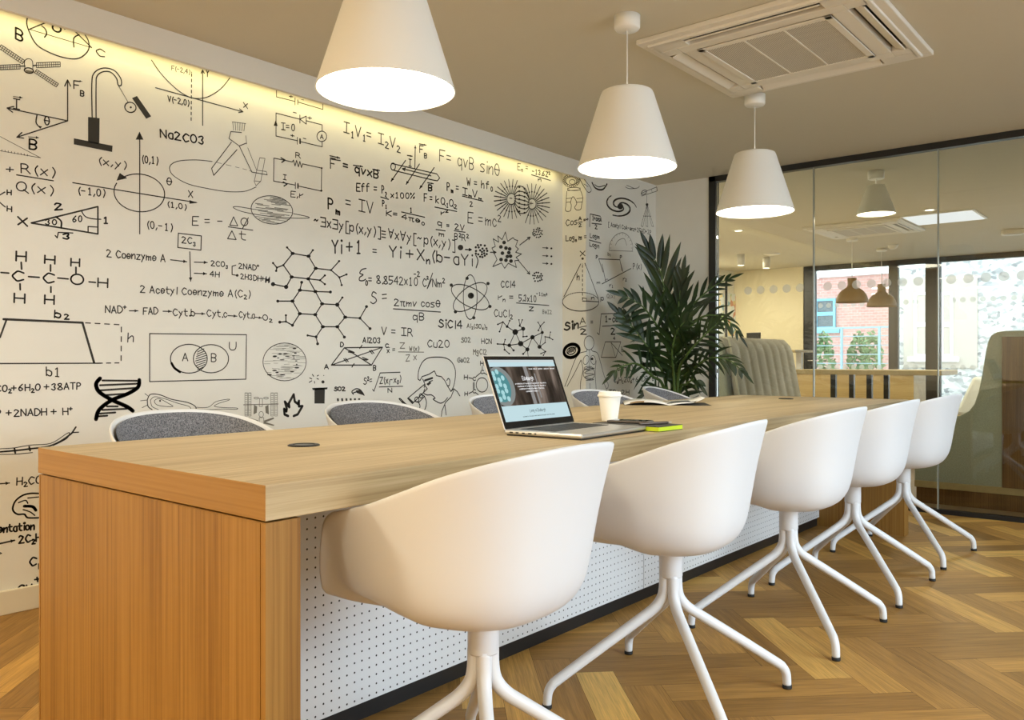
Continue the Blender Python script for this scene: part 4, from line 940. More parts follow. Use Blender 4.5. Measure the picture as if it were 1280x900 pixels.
# ------------------------------------------------------------------ laptop
M_alu = flat('brushed_aluminium', (0.62, 0.61, 0.60), 0.32, 0.85)
lap = thing('laptop', 'open silver laptop on the oak table showing a web page', 'laptop', (-1.435, 2.025, TZ), math.radians(3))
LW, LD = 0.372, 0.265                                    # width along y, depth along x; hinge at -x
bm = box(B(), (-LD/2, -LW/2, 0.004), (LD/2, LW/2, 0.0165)); mk('base', bm, M_alu, lap, bevel=0.005, seg=3)
mk('underside', box(B(), (-LD/2 + .006, -LW/2 + .006, 0.0), (LD/2 - .006, LW/2 - .006, 0.0042)), M_black, lap)
kb = mk('keyboard', box(B(), (-LD/2 + .030, -LW/2 + .035, 0.0163), (LD/2 - .112, LW/2 - .035, 0.0169)), M_black, lap)
bm = B()
for r in range(6):
    n = 14 if r < 5 else 9
    for c in range(n):
        y0 = -LW/2 + .038 + c * (LW - .076) / n; x0 = -LD/2 + .033 + r * 0.0205
        box(bm, (x0, y0 + .001, 0.0169), (x0 + (.012 if r == 0 else .0175), y0 + (LW - .076)/n - .001, 0.0178))
mk('keys', bm, flat('key_black', (0.02, 0.02, 0.022), 0.5), kb)
mk('trackpad', box(B(), (LD/2 - .100, -.055, 0.0164), (LD/2 - .015, .055, 0.0168)), flat('trackpad_grey', (0.55, 0.54, 0.53), 0.3, 0.6), lap)
bm = B()
for i, wd in enumerate((.012, .010, .010, .012, .006)): box(bm, (-LD/2 + .02 + i * .022, -LW/2 - 0.0004, 0.008), (-LD/2 + .02 + i * .022 + wd, -LW/2 + .001, 0.012))
mk('side_ports', bm, M_black, lap)
TIL = math.radians(-21)
ML = Matrix.Translation((-LD/2 + 0.004, 0, 0.016)) @ Matrix.Rotation(TIL, 4, 'Y')   # lid frame: z up the lid, x towards the user
LH = 0.230
lid = mk('lid', box(B(), (-0.006, -LW/2, 0.0), (0.0, LW/2, LH), ML), M_alu, lap, bevel=0.003)
mk('bezel', box(B(), (-0.0002, -LW/2 + .002, 0.002), (0.0012, LW/2 - .002, LH - .002), ML), flat('black_bezel', (0.008, 0.008, 0.009), 0.2), lid)
sw, s0, s1 = LW/2 - .013, .022, LH - .014
def sflat(name, quads, mat, e, parent):
    bm = B()
    for q in quads: bm.faces.new([bm.verts.new(ML @ Vector((e, y, z))) for (y, z) in q])
    return mk(name, bm, mat, parent)
def R4(y0, z0, y1, z1): return ((y0, z0), (y1, z0), (y1, z1), (y0, z1))
def photo_mat():
    m, n, l, b = nmat('web_page_picture'); tc = n.new('ShaderNodeTexCoord'); mp = n.new('ShaderNodeMapping'); mp.inputs['Scale'].default_value = (1, 26, 6)
    t = n.new('ShaderNodeTexNoise'); t.inputs['Scale'].default_value = 1; t.inputs['Detail'].default_value = 6
    l.new(tc.outputs['Object'], mp.inputs[0]); l.new(mp.outputs[0], t.inputs['Vector'])
    r = n.new('ShaderNodeValToRGB'); e = r.color_ramp.elements; e[0].position = .38; e[0].color = (0.018, 0.014, 0.012, 1); e[1].position = .72; e[1].color = (0.30, 0.24, 0.20, 1)
    k = e.new(.5); k.color = (0.075, 0.055, 0.045, 1)
    l.new(t.outputs['Fac'], r.inputs['Fac']); b.inputs['Base Color'].default_value = (0, 0, 0, 1); b.inputs['Roughness'].default_value = 0.15
    l.new(r.outputs['Color'], b.inputs['Emission Color']); b.inputs['Emission Strength'].default_value = 0.9; return m
scr = sflat('screen', [R4(-sw, s0, sw, s1)], emat('screen_pale', (0.62, 0.83, 0.88), 0.88), .0016, lid)
zp0, zp1 = s0 + .048, s1 - .022
sflat('web_picture', [R4(-sw, zp0, sw, zp1)], photo_mat(), .0020, lid)
bm = B(); RR = random.Random(4)                           # crossing pale iron web on the left of the picture
def disc2(y, z, r, n=20): return [(y + r*math.cos(2*PI*i/n), z + r*math.sin(2*PI*i/n)) for i in range(n)]
def clip(q): return [(max(-sw, min(sw, y)), max(zp0, min(zp1, z))) for y, z in q]
sflat('web_picture_dome', [clip(disc2(-sw + .030, zp0 + .062, .062, 28))], emat('dome_ring', (0.30, 0.33, 0.32), 0.8), .0022, lid)
sflat('web_picture_window', [clip(disc2(-sw + .022, zp0 + .062, .050, 28))], emat('dome_teal', (0.10, 0.30, 0.32), 0.9), .0024, lid)
sflat('web_picture_web', [clip(disc2(-sw + .006 + (i % 3) * .02, zp0 + .022 + (i // 3) * .02 + (i % 2) * .006, .0085, 10)) for i in range(14)], emat('dome_light', (0.42, 0.72, 0.75), 0.95), .0026, lid)
sflat('web_picture_beam', [R4(-.008, zp0, .010, zp1), R4(.022, zp0, .030, zp0 + .07), R4(.040, zp0 + .02, .046, zp0 + .1)], emat('beam_pale', (0.34, 0.33, 0.32), 0.8), .0022, lid)
def scr_text(txt, y0, y1, z, h, wd, mat, e=.0030):
    bm = B(); st, adv = text_strokes(txt); k = (y1 - y0) / adv
    for pl in st:
        pts = [Vector((y0 + x * k, z + y * h / 6)) for x, y in pl]
        for a, b2 in zip(pts, pts[1:]):
            d = b2 - a
            if d.length < 1e-7: continue
            d.normalize(); nn = Vector((-d.y, d.x)) * wd / 2; a2, b3 = a - d * wd / 3, b2 + d * wd / 3
            bm.faces.new([bm.verts.new(ML @ Vector((e, q.x, q.y))) for q in (a2 - nn, b3 - nn, b3 + nn, a2 + nn)])
    return mk('screen_text', bm, mat, lid)
M_sw, M_sd = emat('text_white', (1, 1, 1), 1.0), emat('text_dark', (0.05, 0.08, 0.09), 1.0)
zc = (zp0 + zp1) / 2
scr_text('Edinburgh', -.030, .030, zc + .017, .0125, .0015, M_sw)
for i, (a, b2) in enumerate(((-.074, .090), (-.066, .082), (-.060, .070), (-.030, .034))):
    scr_text('a collection of homes in the heart of the old city'[:48 - 12 * (i == 3) * 2], a, b2, zc + .004 - i * .0085, .0042, .0008, M_sw)
scr_text('Living in Edinburgh', -.042, .042, s0 + .024, .0095, .0011, M_sd)
scr_text('a place to live and work beside the park and the water', -.085, .085, s0 + .010, .0032, .0008, M_sd)
scr_text('home  about  gallery  location  contact', .02, sw - .01, zp1 - .010, .0036, .0009, M_sw)
sflat('browser_bar', [R4(-sw, s1 - .008, sw, s1)], emat('browser_grey', (0.70, 0.80, 0.82), 0.85), .0020, lid)

# ------------------------------------------------------------------ cup, notebook, phone, pen, magazine
cup = thing('paper_coffee_cup', 'white paper takeaway coffee cup with white lid on the oak table', 'cup', (-1.644, 2.52, TZ))
M_paper = flat('white_paper', (0.88, 0.86, 0.81), 0.6)
mk('cup_body', lathe(B(), [(0.027, 0.003), (0.0285, 0.0), (0.0285, 0.002), (0.040, 0.090)], 48), M_paper, cup)
mk('cup_lid', lathe(B(), [(0.0400, 0.086), (0.0435, 0.087), (0.0440, 0.091), (0.0425, 0.094), (0.0405, 0.0945), (0.0390, 0.103), (0.0375, 0.1045), (0.0355, 0.1045), (0.0345, 0.1000)], 48), flat('white_lid_plastic', (0.90, 0.89, 0.86), 0.3), cup)
nb = thing('notebook', 'black notebook with lime green page edges lying right of the laptop', 'notebook', (-1.385, 2.285, TZ), math.radians(-2))
M_cover = flat('black_cover', (0.018, 0.017, 0.018), 0.55)
bm = B(); box(bm, (-.125, -.068, 0), (.120, .072, 0.0018)); box(bm, (-.125, -.068, 0.0142), (.120, .072, 0.016)); box(bm, (-.128, -.068, 0), (-.125, .072, 0.016)); mk('cover', bm, M_cover, nb, bevel=.0006)
o = mk('page_block', box(B(), (-.1245, -.067, 0.0019), (.1195, .071, 0.0141)), flat('lime_page_edge', (0.62, 0.78, 0.02), 0.6), nb); o['label'] = 'lime green page edges'
ph = thing('smartphone', 'dark smartphone lying on the black notebook', 'phone', (-1.425, 2.305, TZ + 0.016), math.radians(12))
mk('case', box(B(), (-.068, -.034, 0), (.068, .034, .008)), flat('phone_metal', (0.10, 0.085, 0.075), 0.35, 0.7), ph, bevel=.0035, seg=3)
mk('screen_glass', box(B(), (-.062, -.031, .0079), (.062, .031, .0085)), flat('phone_glass', (0.02, 0.016, 0.014), 0.08), ph)
pn = thing('pen', 'slim dark pen lying along the front of the black notebook', 'pen', (-1.325, 2.285, TZ + 0.0205), math.radians(70))
MX = Matrix.Rotation(PI/2, 4, 'Y')
mk('barrel', lathe(B(), [(0.003, -.060), (0.0045, -.055), (0.0045, .050), (0.0035, .056)], 16, MX), flat('pen_brown', (0.12, 0.09, 0.07), 0.3, 0.5), pn)
mk('tip', lathe(B(), [(0.0032, .056), (0.0010, .070)], 14, MX), M_alu, pn)
mg = thing('open_magazine', 'open magazine with curled pages lying on the far half of the table', 'magazine', (-2.06, 3.66, TZ), math.radians(34))
def pages(sgn, kind):
    bm = B(); n = 18; top = []; bot = []
    for i in range(n + 1):
        t = i / n; x = sgn * (0.205 * t - (0.03 * t ** 3 if kind else 0))
        z = 0.004 + (0.006 * math.sin(PI * min(1, t * 1.6)) + 0.034 * t ** 2.2 if kind else 0.016 * math.sin(PI * (t * .92 + .04)) ** .8)
        th = 0.0055 if not kind else 0.004 * (1 - t) + .0012
        top.append((x, z)); bot.append((x, max(0.0009, z - th)))
    sec = top + bot[::-1]; rings = [[bm.verts.new((x, y, z)) for x, z in sec] for y in (-.14, .14)]; m = len(sec)
    for i in range(m):
        f = bm.faces.new((rings[0][i], rings[0][(i + 1) % m], rings[1][(i + 1) % m], rings[1][i])); f.smooth = i not in (n, m - 1)
    for i in range(n):
        for k in (0, 1): bm.faces.new((rings[k][i], rings[k][i + 1], rings[k][m - 2 - i], rings[k][m - 1 - i]))
    return bm
def page_mat(name, seed):
    m, n, l, b = nmat(name); tc = n.new('ShaderNodeTexCoord'); mp = n.new('ShaderNodeMapping'); mp.inputs['Scale'].default_value = (9, 6, 1); mp.inputs['Location'].default_value = (seed, seed, 0)
    t = n.new('ShaderNodeTexVoronoi'); t.inputs['Scale'].default_value = 1; t.distance = 'CHEBYCHEV'; l.new(tc.outputs['Object'], mp.inputs[0]); l.new(mp.outputs[0], t.inputs['Vector'])
    sp = n.new('ShaderNodeSeparateColor'); l.new(t.outputs['Color'], sp.inputs[0]); r = n.new('ShaderNodeValToRGB'); r.color_ramp.interpolation = 'CONSTANT'; e = r.color_ramp.elements
    e[0].color = (0.82, 0.82, 0.80, 1); e[1].position = .62; e[1].color = (0.30, 0.20, 0.10, 1); k = e.new(.75); k.color = (0.10, 0.11, 0.12, 1); k = e.new(.84); k.color = (0.80, 0.80, 0.79, 1)
    l.new(sp.outputs[0], r.inputs['Fac']); l.new(r.outputs['Color'], b.inputs['Base Color']); b.inputs['Roughness'].default_value = .35; return m
mk('left_pages', pages(-1, 0), page_mat('printed_page_a', 1.3), mg); mk('right_pages', pages(1, 1), page_mat('printed_page_b', 4.1), mg)
mk('cover', box(B(), (-.207, -.142, 0), (.207, .142, .0008)), M_cover, mg)

# ------------------------------------------------------------------ the palm in the corner
PC = px_d(845, 500, 5.76); PX, PY = PC.x, PC.y
palm = thing('potted_palm', 'tall dark green palm in the corner between the pier and the glass partition', 'plant', (PX, PY, 0))
POT = flat('pot_grey', (0.16, 0.16, 0.165), 0.6)
mk('pot', lathe(B(), [(0.14, 0), (0.145, 0.005), (0.19, 0.34), (0.20, 0.345), (0.20, 0.37), (0.185, 0.37), (0.183, 0.33)], 40, cap1=False), POT, palm)
mk('soil', lathe(B(), [(0.01, 0.315), (0.183, 0.32)], 30, cap0=True, cap1=False), flat('soil', (0.03, 0.02, 0.012), 0.95), palm)
def leafmat(name, a, b2):
    m, n, l, b = nmat(name); tc = n.new('ShaderNodeTexCoord'); t = n.new('ShaderNodeTexNoise'); t.inputs['Scale'].default_value = 7; t.inputs['Detail'].default_value = 3
    l.new(tc.outputs['Object'], t.inputs['Vector']); r = n.new('ShaderNodeValToRGB'); e = r.color_ramp.elements
    e[0].position = .35; e[0].color = (*a, 1); e[1].position = .7; e[1].color = (*b2, 1); l.new(t.outputs['Fac'], r.inputs['Fac']); l.new(r.outputs['Color'], b.inputs['Base Color'])
    b.inputs['Roughness'].default_value = .42; return m
M_leaf = leafmat('palm_leaf', (0.007, 0.019, 0.006), (0.024, 0.055, 0.012))
M_stem = flat('palm_stem', (0.075, 0.13, 0.03), 0.5, noise=.3, scale=12)
def leaflet(bm, base, dirv, side, ln, wd, droop):
    dirv = dirv.normalized(); nrm = dirv.cross(side).normalized() if dirv.cross(side).length > 1e-4 else Vector((0, 0, 1))
    wv = dirv.cross(nrm).normalized(); prev = None; p = base.copy(); d = dirv.copy(); N = 7
    for i in range(N + 1):
        t = i / N; ww = wd * (math.sin(PI * min(1, 0.12 + t * 0.9)) ** 0.75 if t < 1 else 0.02) * 0.5
        fold = nrm * ww * 0.35
        cur = [bm.verts.new(p - wv * ww + fold), bm.verts.new(p), bm.verts.new(p + wv * ww + fold)]
        if prev:
            for j in (0, 1): bm.faces.new((prev[j], prev[j+1], cur[j+1], cur[j])).smooth = True
        prev = cur; d = (d + Vector((0, 0, -droop / N))).normalized(); p = p + d * (ln / N)
def frond(pts, n, ln, wd, ang, droop, start=0.25, seed=1, taper=0.45, facing=None):
    R = random.Random(seed); P = [px_d(a, b2, 5.76 + dd) - Vector((PX, PY, 0)) for a, b2, dd in pts]
    base = Vector((0.02 * R.uniform(-1, 1), 0.02 * R.uniform(-1, 1), 0.34)); curve = catmull([base] + P, 10)
    L = [0.0]
    for a, b2 in zip(curve, curve[1:]): L.append(L[-1] + (b2 - a).length)
    def at(s):
        s *= L[-1]
        for i in range(len(curve) - 1):
            if L[i+1] >= s: t = (s - L[i]) / max(1e-6, L[i+1] - L[i]); return curve[i].lerp(curve[i+1], t), (curve[i+1] - curve[i]).normalized()
        return curve[-1], (curve[-1] - curve[-2]).normalized()
    bm = B(); m = len(curve); tube(bm, curve, [0.011 * (1 - i / m) + 0.0022 for i in range(m)], 7, mi=1)
    view = Vector(facing or (0.5, -0.8, 0.35)).normalized()
    for i in range(n):
        s = start + (1 - start) * (i + 0.5) / n; b0, tg = at(s); f = (i + .5) / n
        sd = tg.cross(view).normalized()
        l2 = ln * (0.55 + 0.45 * math.sin(PI * min(1, 0.25 + f * 0.75))) * (1 - taper * max(0, f - .55) / .45) * R.uniform(.9, 1.08)
        for sg in (-1, 1):
            a = math.radians(ang * (1.1 - 0.45 * f) + R.uniform(-6, 6))
            d = tg * math.cos(a) + sd * sg * math.sin(a) + view * R.uniform(0.0, 0.22)
            leaflet(bm, b0, d, sd * sg, l2, wd * R.uniform(.85, 1.1), droop * R.uniform(.7, 1.3))
    d = at(1)[1]; leaflet(bm, at(1)[0], d, d.cross(view), ln * .55, wd * .8, droop * .4)
    return mk('frond', bm, [M_leaf, M_stem], palm)
frond([(838,455,-.02),(833,395,-.05),(827,345,-.08),(815,318,-.10)], 7, .34, .044, 30, .08, .62, 11, .1)
frond([(838,460,-.05),(828,420,-.15),(805,385,-.25),(780,370,-.30)], 11, .25, .040, 52, .9, .52, 12)
frond([(832,478,-.05),(822,455,-.15),(808,432,-.22),(790,408,-.25),(775,392,-.27)], 7, .22, .042, 32, .30, .55, 13)
frond([(830,486,-.05),(815,470,-.2),(797,455,-.3),(778,458,-.36),(766,467,-.38)], 9, .19, .026, 55, .7, .50, 14)
frond([(846,450,.02),(856,395,.04),(872,375,.08),(892,358,.12),(912,348,.15)], 9, .22, .028, 32, .35, .50, 15)
frond([(848,470,-.1),(858,445,-.25),(872,428,-.33),(888,412,-.4),(899,402,-.44)], 14, .24, .024, 52, .45, .45, 16)
frond([(850,482,-.05),(866,462,-.18),(886,448,-.3),(910,450,-.36),(928,464,-.4)], 10, .20, .026, 45, .9, .50, 17)
frond([(846,455,.02),(862,410,.0),(885,394,-.05),(908,400,-.1),(924,418,-.12)], 10, .20, .022, 42, .9, .52, 18)
frond([(843,450,-.02),(846,405,-.06),(849,375,-.10),(853,345,-.12)], 7, .27, .038, 26, .10, .55, 19, .2)
frond([(842,470,-.1),(840,440,-.2),(846,415,-.28),(858,400,-.33)], 9, .26, .042, 45, .5, .48, 20)
frond([(850,490,-.05),(858,480,-.12),(868,474,-.18),(874,480,-.2)], 7, .18, .032, 50, .6, .45, 22)
frond([(836,492,-.05),(826,486,-.14),(816,486,-.2),(806,492,-.22)], 7, .18, .032, 50, .6, .45, 23)
for a, b2, c in ((840, 440, .014), (846, 455, .012), (852, 470, .010)):
    top = px_d(a, b2, 5.74) - Vector((PX, PY, 0))
    mk('stem', tube(B(), catmull([(rnd.uniform(-.03, .03), rnd.uniform(-.03, .03), .31), top * .5 + Vector((0, 0, .12)), top], 6), c, 10), M_stem, palm)

# ------------------------------------------------------------------ the lounge beyond the glass
YF, XF = 12.0, -5.56
M_cream = flat('cream_wall_paint', (0.80, 0.72, 0.52), 0.75)
struct('wall_lounge_left', box(B(), (XF - .1, YG + .06, 0), (XF, YF, ZC)), M_wall)
xs = lambda px: px_y(px, 400, YF).x
struct('wall_lounge_far', box(B(), (XF, YF, 0), (xs(1004), YF + .12, ZC)), M_cream)
struct('wall_lounge_near', box(B(), (XF, YG, 0), (XW - .12, YG + .06, ZC)), M_wall)
bm = B(); box(bm, (xs(1004), YF, 0), (2.4, YF + .12, .28)); struct('wall_lounge_sill', bm, M_cream)
bm = B()
for a, b2 in ((1004, 1018), (1110, 1122), (1156, 1175), (1330, 1345), (1560, 1580)): box(bm, (xs(a), YF + .02, .28), (xs(b2), YF + .10, ZC))
box(bm, (xs(1004), YF + .02, .28), (2.4, YF + .10, .33)); box(bm, (xs(1004), YF + .02, ZC - .07), (2.4, YF + .10, ZC))
fw = struct('window_2', bm, M_black, bevel=.004)
for a, b2 in ((1018, 1110), (1122, 1156), (1175, 1330), (1345, 1560)):
    mk('window_pane', box(B(), (xs(a), YF + .055, .33), (xs(b2), YF + .063, ZC - .07)), M_pane, fw)
bm = B()
for i in range(46):
    x = xs(1024) + i * .115
    if x > 2.2 or any(xs(a) - .06 < x < xs(b2) + .06 for a, b2 in ((1110, 1122), (1156, 1175), (1330, 1345), (1560, 1580))): continue
    for z in (0.86, 1.74): lathe(bm, [(.035, -.0004), (.035, .0004)], 20, Matrix.Translation((x, YF + .054, z)) @ Matrix.Rotation(PI/2, 4, 'X'))
mk('manifestation_dots', bm, M_film, fw)
mk('window_handle', tube(B(), [(xs(1011), YF + .018, .95), (xs(1011), YF - .03, .95), (xs(1011) + .12, YF - .03, .95)], .009, 8), M_alu, fw)

# booth sofas on either side of a table
M_sage = flat('sage_wool', (0.40, 0.44, 0.37), 0.9, noise=.12, scale=120)
M_taupe = flat('taupe_wool', (0.47, 0.45, 0.40), 0.9, noise=.12, scale=120)
M_pipe = flat('pale_piping', (0.72, 0.70, 0.58), 0.7)
M_rail = flat('pale_oak_rail', (0.50, 0.40, 0.22), 0.5, noise=.1, scale=20)
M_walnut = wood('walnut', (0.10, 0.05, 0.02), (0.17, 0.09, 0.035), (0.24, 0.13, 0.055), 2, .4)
so = thing('booth_sofa', 'high backed taupe booth sofa with vertical channels behind the glass, beside the palm', 'sofa', (-2.9, 6.7, 0), 0, 'booth sofas beyond the glass')
def sl(x, y, z): return (x + 2.9, y - 6.7, z)
lean = 0.13
bm = prism(B(), [sl(-2.80, 6.05, .12), sl(-2.98, 6.05, .12), sl(-3.10, 6.05, 1.06), sl(-3.07, 6.05, 1.11), sl(-2.97, 6.05, 1.12), sl(-2.90, 6.05, 1.08)], (0, 1.30, 0)); mk('back_shell', bm, M_sage, so, bevel=.02, seg=3)
bm = B(); nch = 8; y0c, y1c = 6.07, 7.33; rows = []
for j in range(13):
    t = j / 12; z = .45 + t * .69; xo = -2.74 - lean * t; row = []
    for i in range(nch * 8 + 1):
        u = i / 8; rib = abs(math.sin(PI * u)) ** 0.6 * .030 * (1 if j < 11 else 1 - (j - 10) / 2 * .6)
        row.append(bm.verts.new(sl(xo + rib - (0.05 * max(0, t - .9) / .1), y0c + (y1c - y0c) * u / nch, z)))
    rows.append(row)
for a, b2 in zip(rows, rows[1:]):
    for i in range(len(a) - 1): bm.faces.new((a[i], a[i+1], b2[i+1], b2[i])).smooth = True
mk('channelled_backrest', bm, M_taupe, so, solid=.07, offset=-1)
mk('piping', tube(B(), [sl(-2.72, 6.055, .45), sl(-2.72 - lean, 6.055, 1.12), sl(-2.90, 6.06, 1.14)], .008, 8), M_pipe, so)
mk('seat', box(B(), sl(-2.80, 6.07, .30), sl(-2.20, 7.33, .46)), M_taupe, so, bevel=.03, seg=3)
mk('plinth', box(B(), sl(-2.95, 6.10, 0), sl(-2.28, 7.30, .30)), M_walnut, so)
sb = thing('booth_sofa', 'sage green booth sofa end with stepped high back behind the glass at the right edge', 'sofa', (-0.8, 6.4, 0), 0, 'booth sofas beyond the glass')
YB = 6.05
def sbl(v): return (v[0] + .8, v[1] - 6.4, v[2])
pp = [(1143,605),(1143,534),(1180,524),(1200,519.5),(1211,514),(1218,505),(1223,490),(1228,465),(1232,440),(1235,427),(1239,419),(1246,415),(1256,413.5),(1330,412),(1330,626)]
mk('end_panel', prism(B(), [sbl(px_y(a, b2, YB)) for a, b2 in pp], (0, .07, 0)), M_sage, sb, bevel=.008)
xa, xb2 = px_y(1143, 600, YB).x, px_y(1330, 600, YB).x
mk('base_rail', box(B(), sbl((xa, YB - .005, .105)), sbl((xb2, YB + 1.2, .150))), M_rail, sb, bevel=.003)
mk('plinth', box(B(), sbl((xa + .01, YB + .01, 0)), sbl((xb2, YB + 1.15, .106))), M_walnut, sb)
mk('seat', box(B(), sbl((xa, YB + .07, .15)), sbl((xb2 - .3, YB + 1.2, .46))), M_sage, sb, bevel=.03)
mk('backrest', prism(B(), [sbl((px_y(1262, 430, YB).x, YB + .07, .46)), sbl((px_y(1266, 430, YB).x + .05, YB + .07, 1.08)), sbl((xb2, YB + .07, 1.08)), sbl((xb2, YB + .07, .15)), sbl((px_y(1262, 430, YB).x, YB + .07, .15))], (0, 1.13, 0)), M_sage, sb, bevel=.02)
mk('reflection_strip', box(B(), sbl((px_y(1253, 500, YB).x, YB - .018, .15)), sbl((px_y(1285, 500, YB).x, YB - .001, 1.105))), M_walnut, sb, bevel=.002)  # added solid strip, imitates the reflection of dark wood in the partition glass
# high table with black legs
ht = thing('high_table', 'pale oak high table on black legs beyond the glass', 'table', (-2.35, 8.1, 0))
mk('table_top', box(B(), (-.68, -.30, .825), (.62, .30, .868)), M_rail, ht, bevel=.004)
for (x, y) in ((-.30, -.26), (-.30, .26), (.02, -.26), (.02, .26)):
    q = box(B(), (x - .022, y - .022, 0), (x + .022, y + .022, .825)); mk('leg', q, M_black, ht)
ct = thing('counter_unit', 'low oak fronted counter unit below the far window', 'cabinet', (-3.15, 9.6, 0))
bm = box(B(), (-.55, 0, .06), (.75, .5, .80)); mk('body', bm, wood('counter_oak', (.38, .27, .12), (.46, .34, .16), (.53, .40, .20), 0, .5), ct, bevel=.004)
mk('worktop', box(B(), (-.58, -.02, .80), (.78, .52, .84)), M_rail, ct, bevel=.004); mk('plinth', box(B(), (-.5, .03, 0), (.7, .47, .06)), M_black, ct)
tub = thing('lounge_chair', 'pale grey lounge chair behind the high table beyond the glass', 'chair', (-1.95, 9.3, 0))
M_pale = flat('pale_grey_plastic', (0.74, 0.78, 0.78), .5)
bm = prism(B(), [(-.30, -.25, .42), (.28, -.25, .42), (.34, -.25, .78), (.22, -.25, .80), (.10, -.25, .52), (-.30, -.25, .50)], (0, .5, 0)); mk('seat_shell', bm, M_pale, tub, bevel=.03, seg=3)
for (x, y) in ((-.24, -.2), (-.24, .2), (.22, -.2), (.22, .2)): mk('leg', tube(B(), [(x, y, 0), (x * .8, y * .8, .43)], .013, 8), M_black, tub)
dk = thing('sit_stand_desk', 'tall pale desk against the cream wall beyond the glass', 'desk', (-4.55, 10.9, 0))
mk('desk_top', box(B(), (-.5, -.35, 1.06), (.5, .35, 1.09)), M_rail, dk, bevel=.003)
for x in (-.42, .42): mk('leg', box(B(), (x - .035, -.03, 0), (x + .035, .03, 1.06)), M_base, dk)
mo = thing('monitor', 'small dark monitor on the desk by the cream wall beyond the glass', 'monitor', (px_y(942, 420, 10.8).x, 10.8, 1.09), math.radians(-20))
mk('screen', box(B(), (-.12, -.012, .06), (.12, .012, .24)), M_black, mo, bevel=.005); mk('stand', box(B(), (-.02, -.01, .006), (.02, .01, .08)), M_alu, mo); mk('foot', box(B(), (-.07, -.05, 0), (.07, .05, .008)), M_alu, mo)
# art on the lounge wall
def art(seed):
    m, n, l, b = nmat('map_print'); tc = n.new('ShaderNodeTexCoord'); t = n.new('ShaderNodeTexVoronoi'); t.inputs['Scale'].default_value = 9; mp = n.new('ShaderNodeMapping'); mp.inputs['Location'].default_value = (seed,) * 3
    l.new(tc.outputs['Object'], mp.inputs[0]); l.new(mp.outputs[0], t.inputs['Vector']); sp = n.new('ShaderNodeSeparateColor'); l.new(t.outputs['Color'], sp.inputs[0])
    r = n.new('ShaderNodeValToRGB'); r.color_ramp.interpolation = 'CONSTANT'; e = r.color_ramp.elements; e[0].color = (.74, .80, .84, 1); e[1].position = .5; e[1].color = (.75, .62, .30, 1)
    for p, c in ((.64, (.60, .26, .16, 1)), (.76, (.20, .42, .55, 1)), (.85, (.40, .55, .25, 1)), (.93, (.80, .82, .82, 1))): k = e.new(p); k.color = c
    l.new(sp.outputs[0], r.inputs['Fac']); l.new(r.outputs['Color'], b.inputs['Base Color']); b.inputs['Roughness'].default_value = .3; return m
for (a, b2, lab, sd) in ((893.5, 903, 'colourful map print on the lounge wall, left of two beside the palm', 1), (908.5, 918.5, 'colourful map print on the lounge wall, right of two near the wall corner', 5)):
    ya, yb = px_x(a, 400, XF).y, px_x(b2, 400, XF).y; z1, z0 = px_x((a + b2) / 2, 368, XF).z, px_x((a + b2) / 2, 420, XF).z
    fr = thing('framed_print', lab, 'picture', (XF, (ya + yb) / 2, (z0 + z1) / 2), 0, 'map prints beyond the glass'); hw, hh = (yb - ya) / 2, (z1 - z0) / 2
    mk('frame', box(B(), (.001, -hw - .015, -hh - .015), (.02, hw + .015, hh + .015)), M_pale, fr, bevel=.002); mk('print', box(B(), (.0201, -hw, -hh), (.022, hw, hh)), art(sd), fr)
ex = thing('exit_light_box', 'small grey sensor box high on the lounge wall above the prints', 'sensor', (XF, px_x(897, 346, XF).y, px_x(897, 348, XF).z)); mk('body', box(B(), (.0005, -.07, -.045), (.05, .07, .045)), flat('sensor_grey', (.25, .25, .24), .5), ex, bevel=.006); mk('lens', box(B(), (.0495, -.04, -.025), (.054, .04, .01)), M_black, ex)
bm = tube(B(), [(XF + .03, px_x(905.5, 400, XF).y, .02), (XF + .03, px_x(905.5, 400, XF).y, px_x(905.5, 352, XF).z)], .018, 10); mk_p = mk('service_pipe', bm, M_black); tag(mk_p, 'thin dark vertical pipe on the lounge wall between the two map prints', 'pipe')

# ceiling fittings beyond the glass
def ceil_at(px, y): 
    d = (ZC - EYE) * FPX / (450 - y); r = ray(px, y); return r[0] * d, r[1] * d
x, y = ceil_at(1095, 214)
t = thing('pendant_lamp', 'small white cone lamp on a short rod, seen through the glass', 'pendant lamp', (x, y, ZC)); zz = lambda py: EYE + (450 - py) / FPX * 5.98 - ZC
mk('lamp_shade', lathe(B(), [(.134, zz(268)), (.132, zz(267)), (.064, zz(233.5)), (.060, zz(232)), (.01, zz(231.5))], 48, cap0=False, cap1=False), M_shade, t, solid=.003, offset=-1)
mk('diffuser', lathe(B(), [(.128, zz(267)), (.128, zz(266))], 40), emat('small_diffuser', (1, .84, .6), 9), t)
mk('rod', tube(B(), [(0, 0, zz(231.5)), (0, 0, -.02)], .005, 8), M_cord, t); mk('ceiling_rose', lathe(B(), [(.05, -.058), (.055, -.054), (.055, 0)], 30), M_shade, t)
M_must = flat('mustard_lamp_metal', (0.16, 0.085, 0.003), .5)
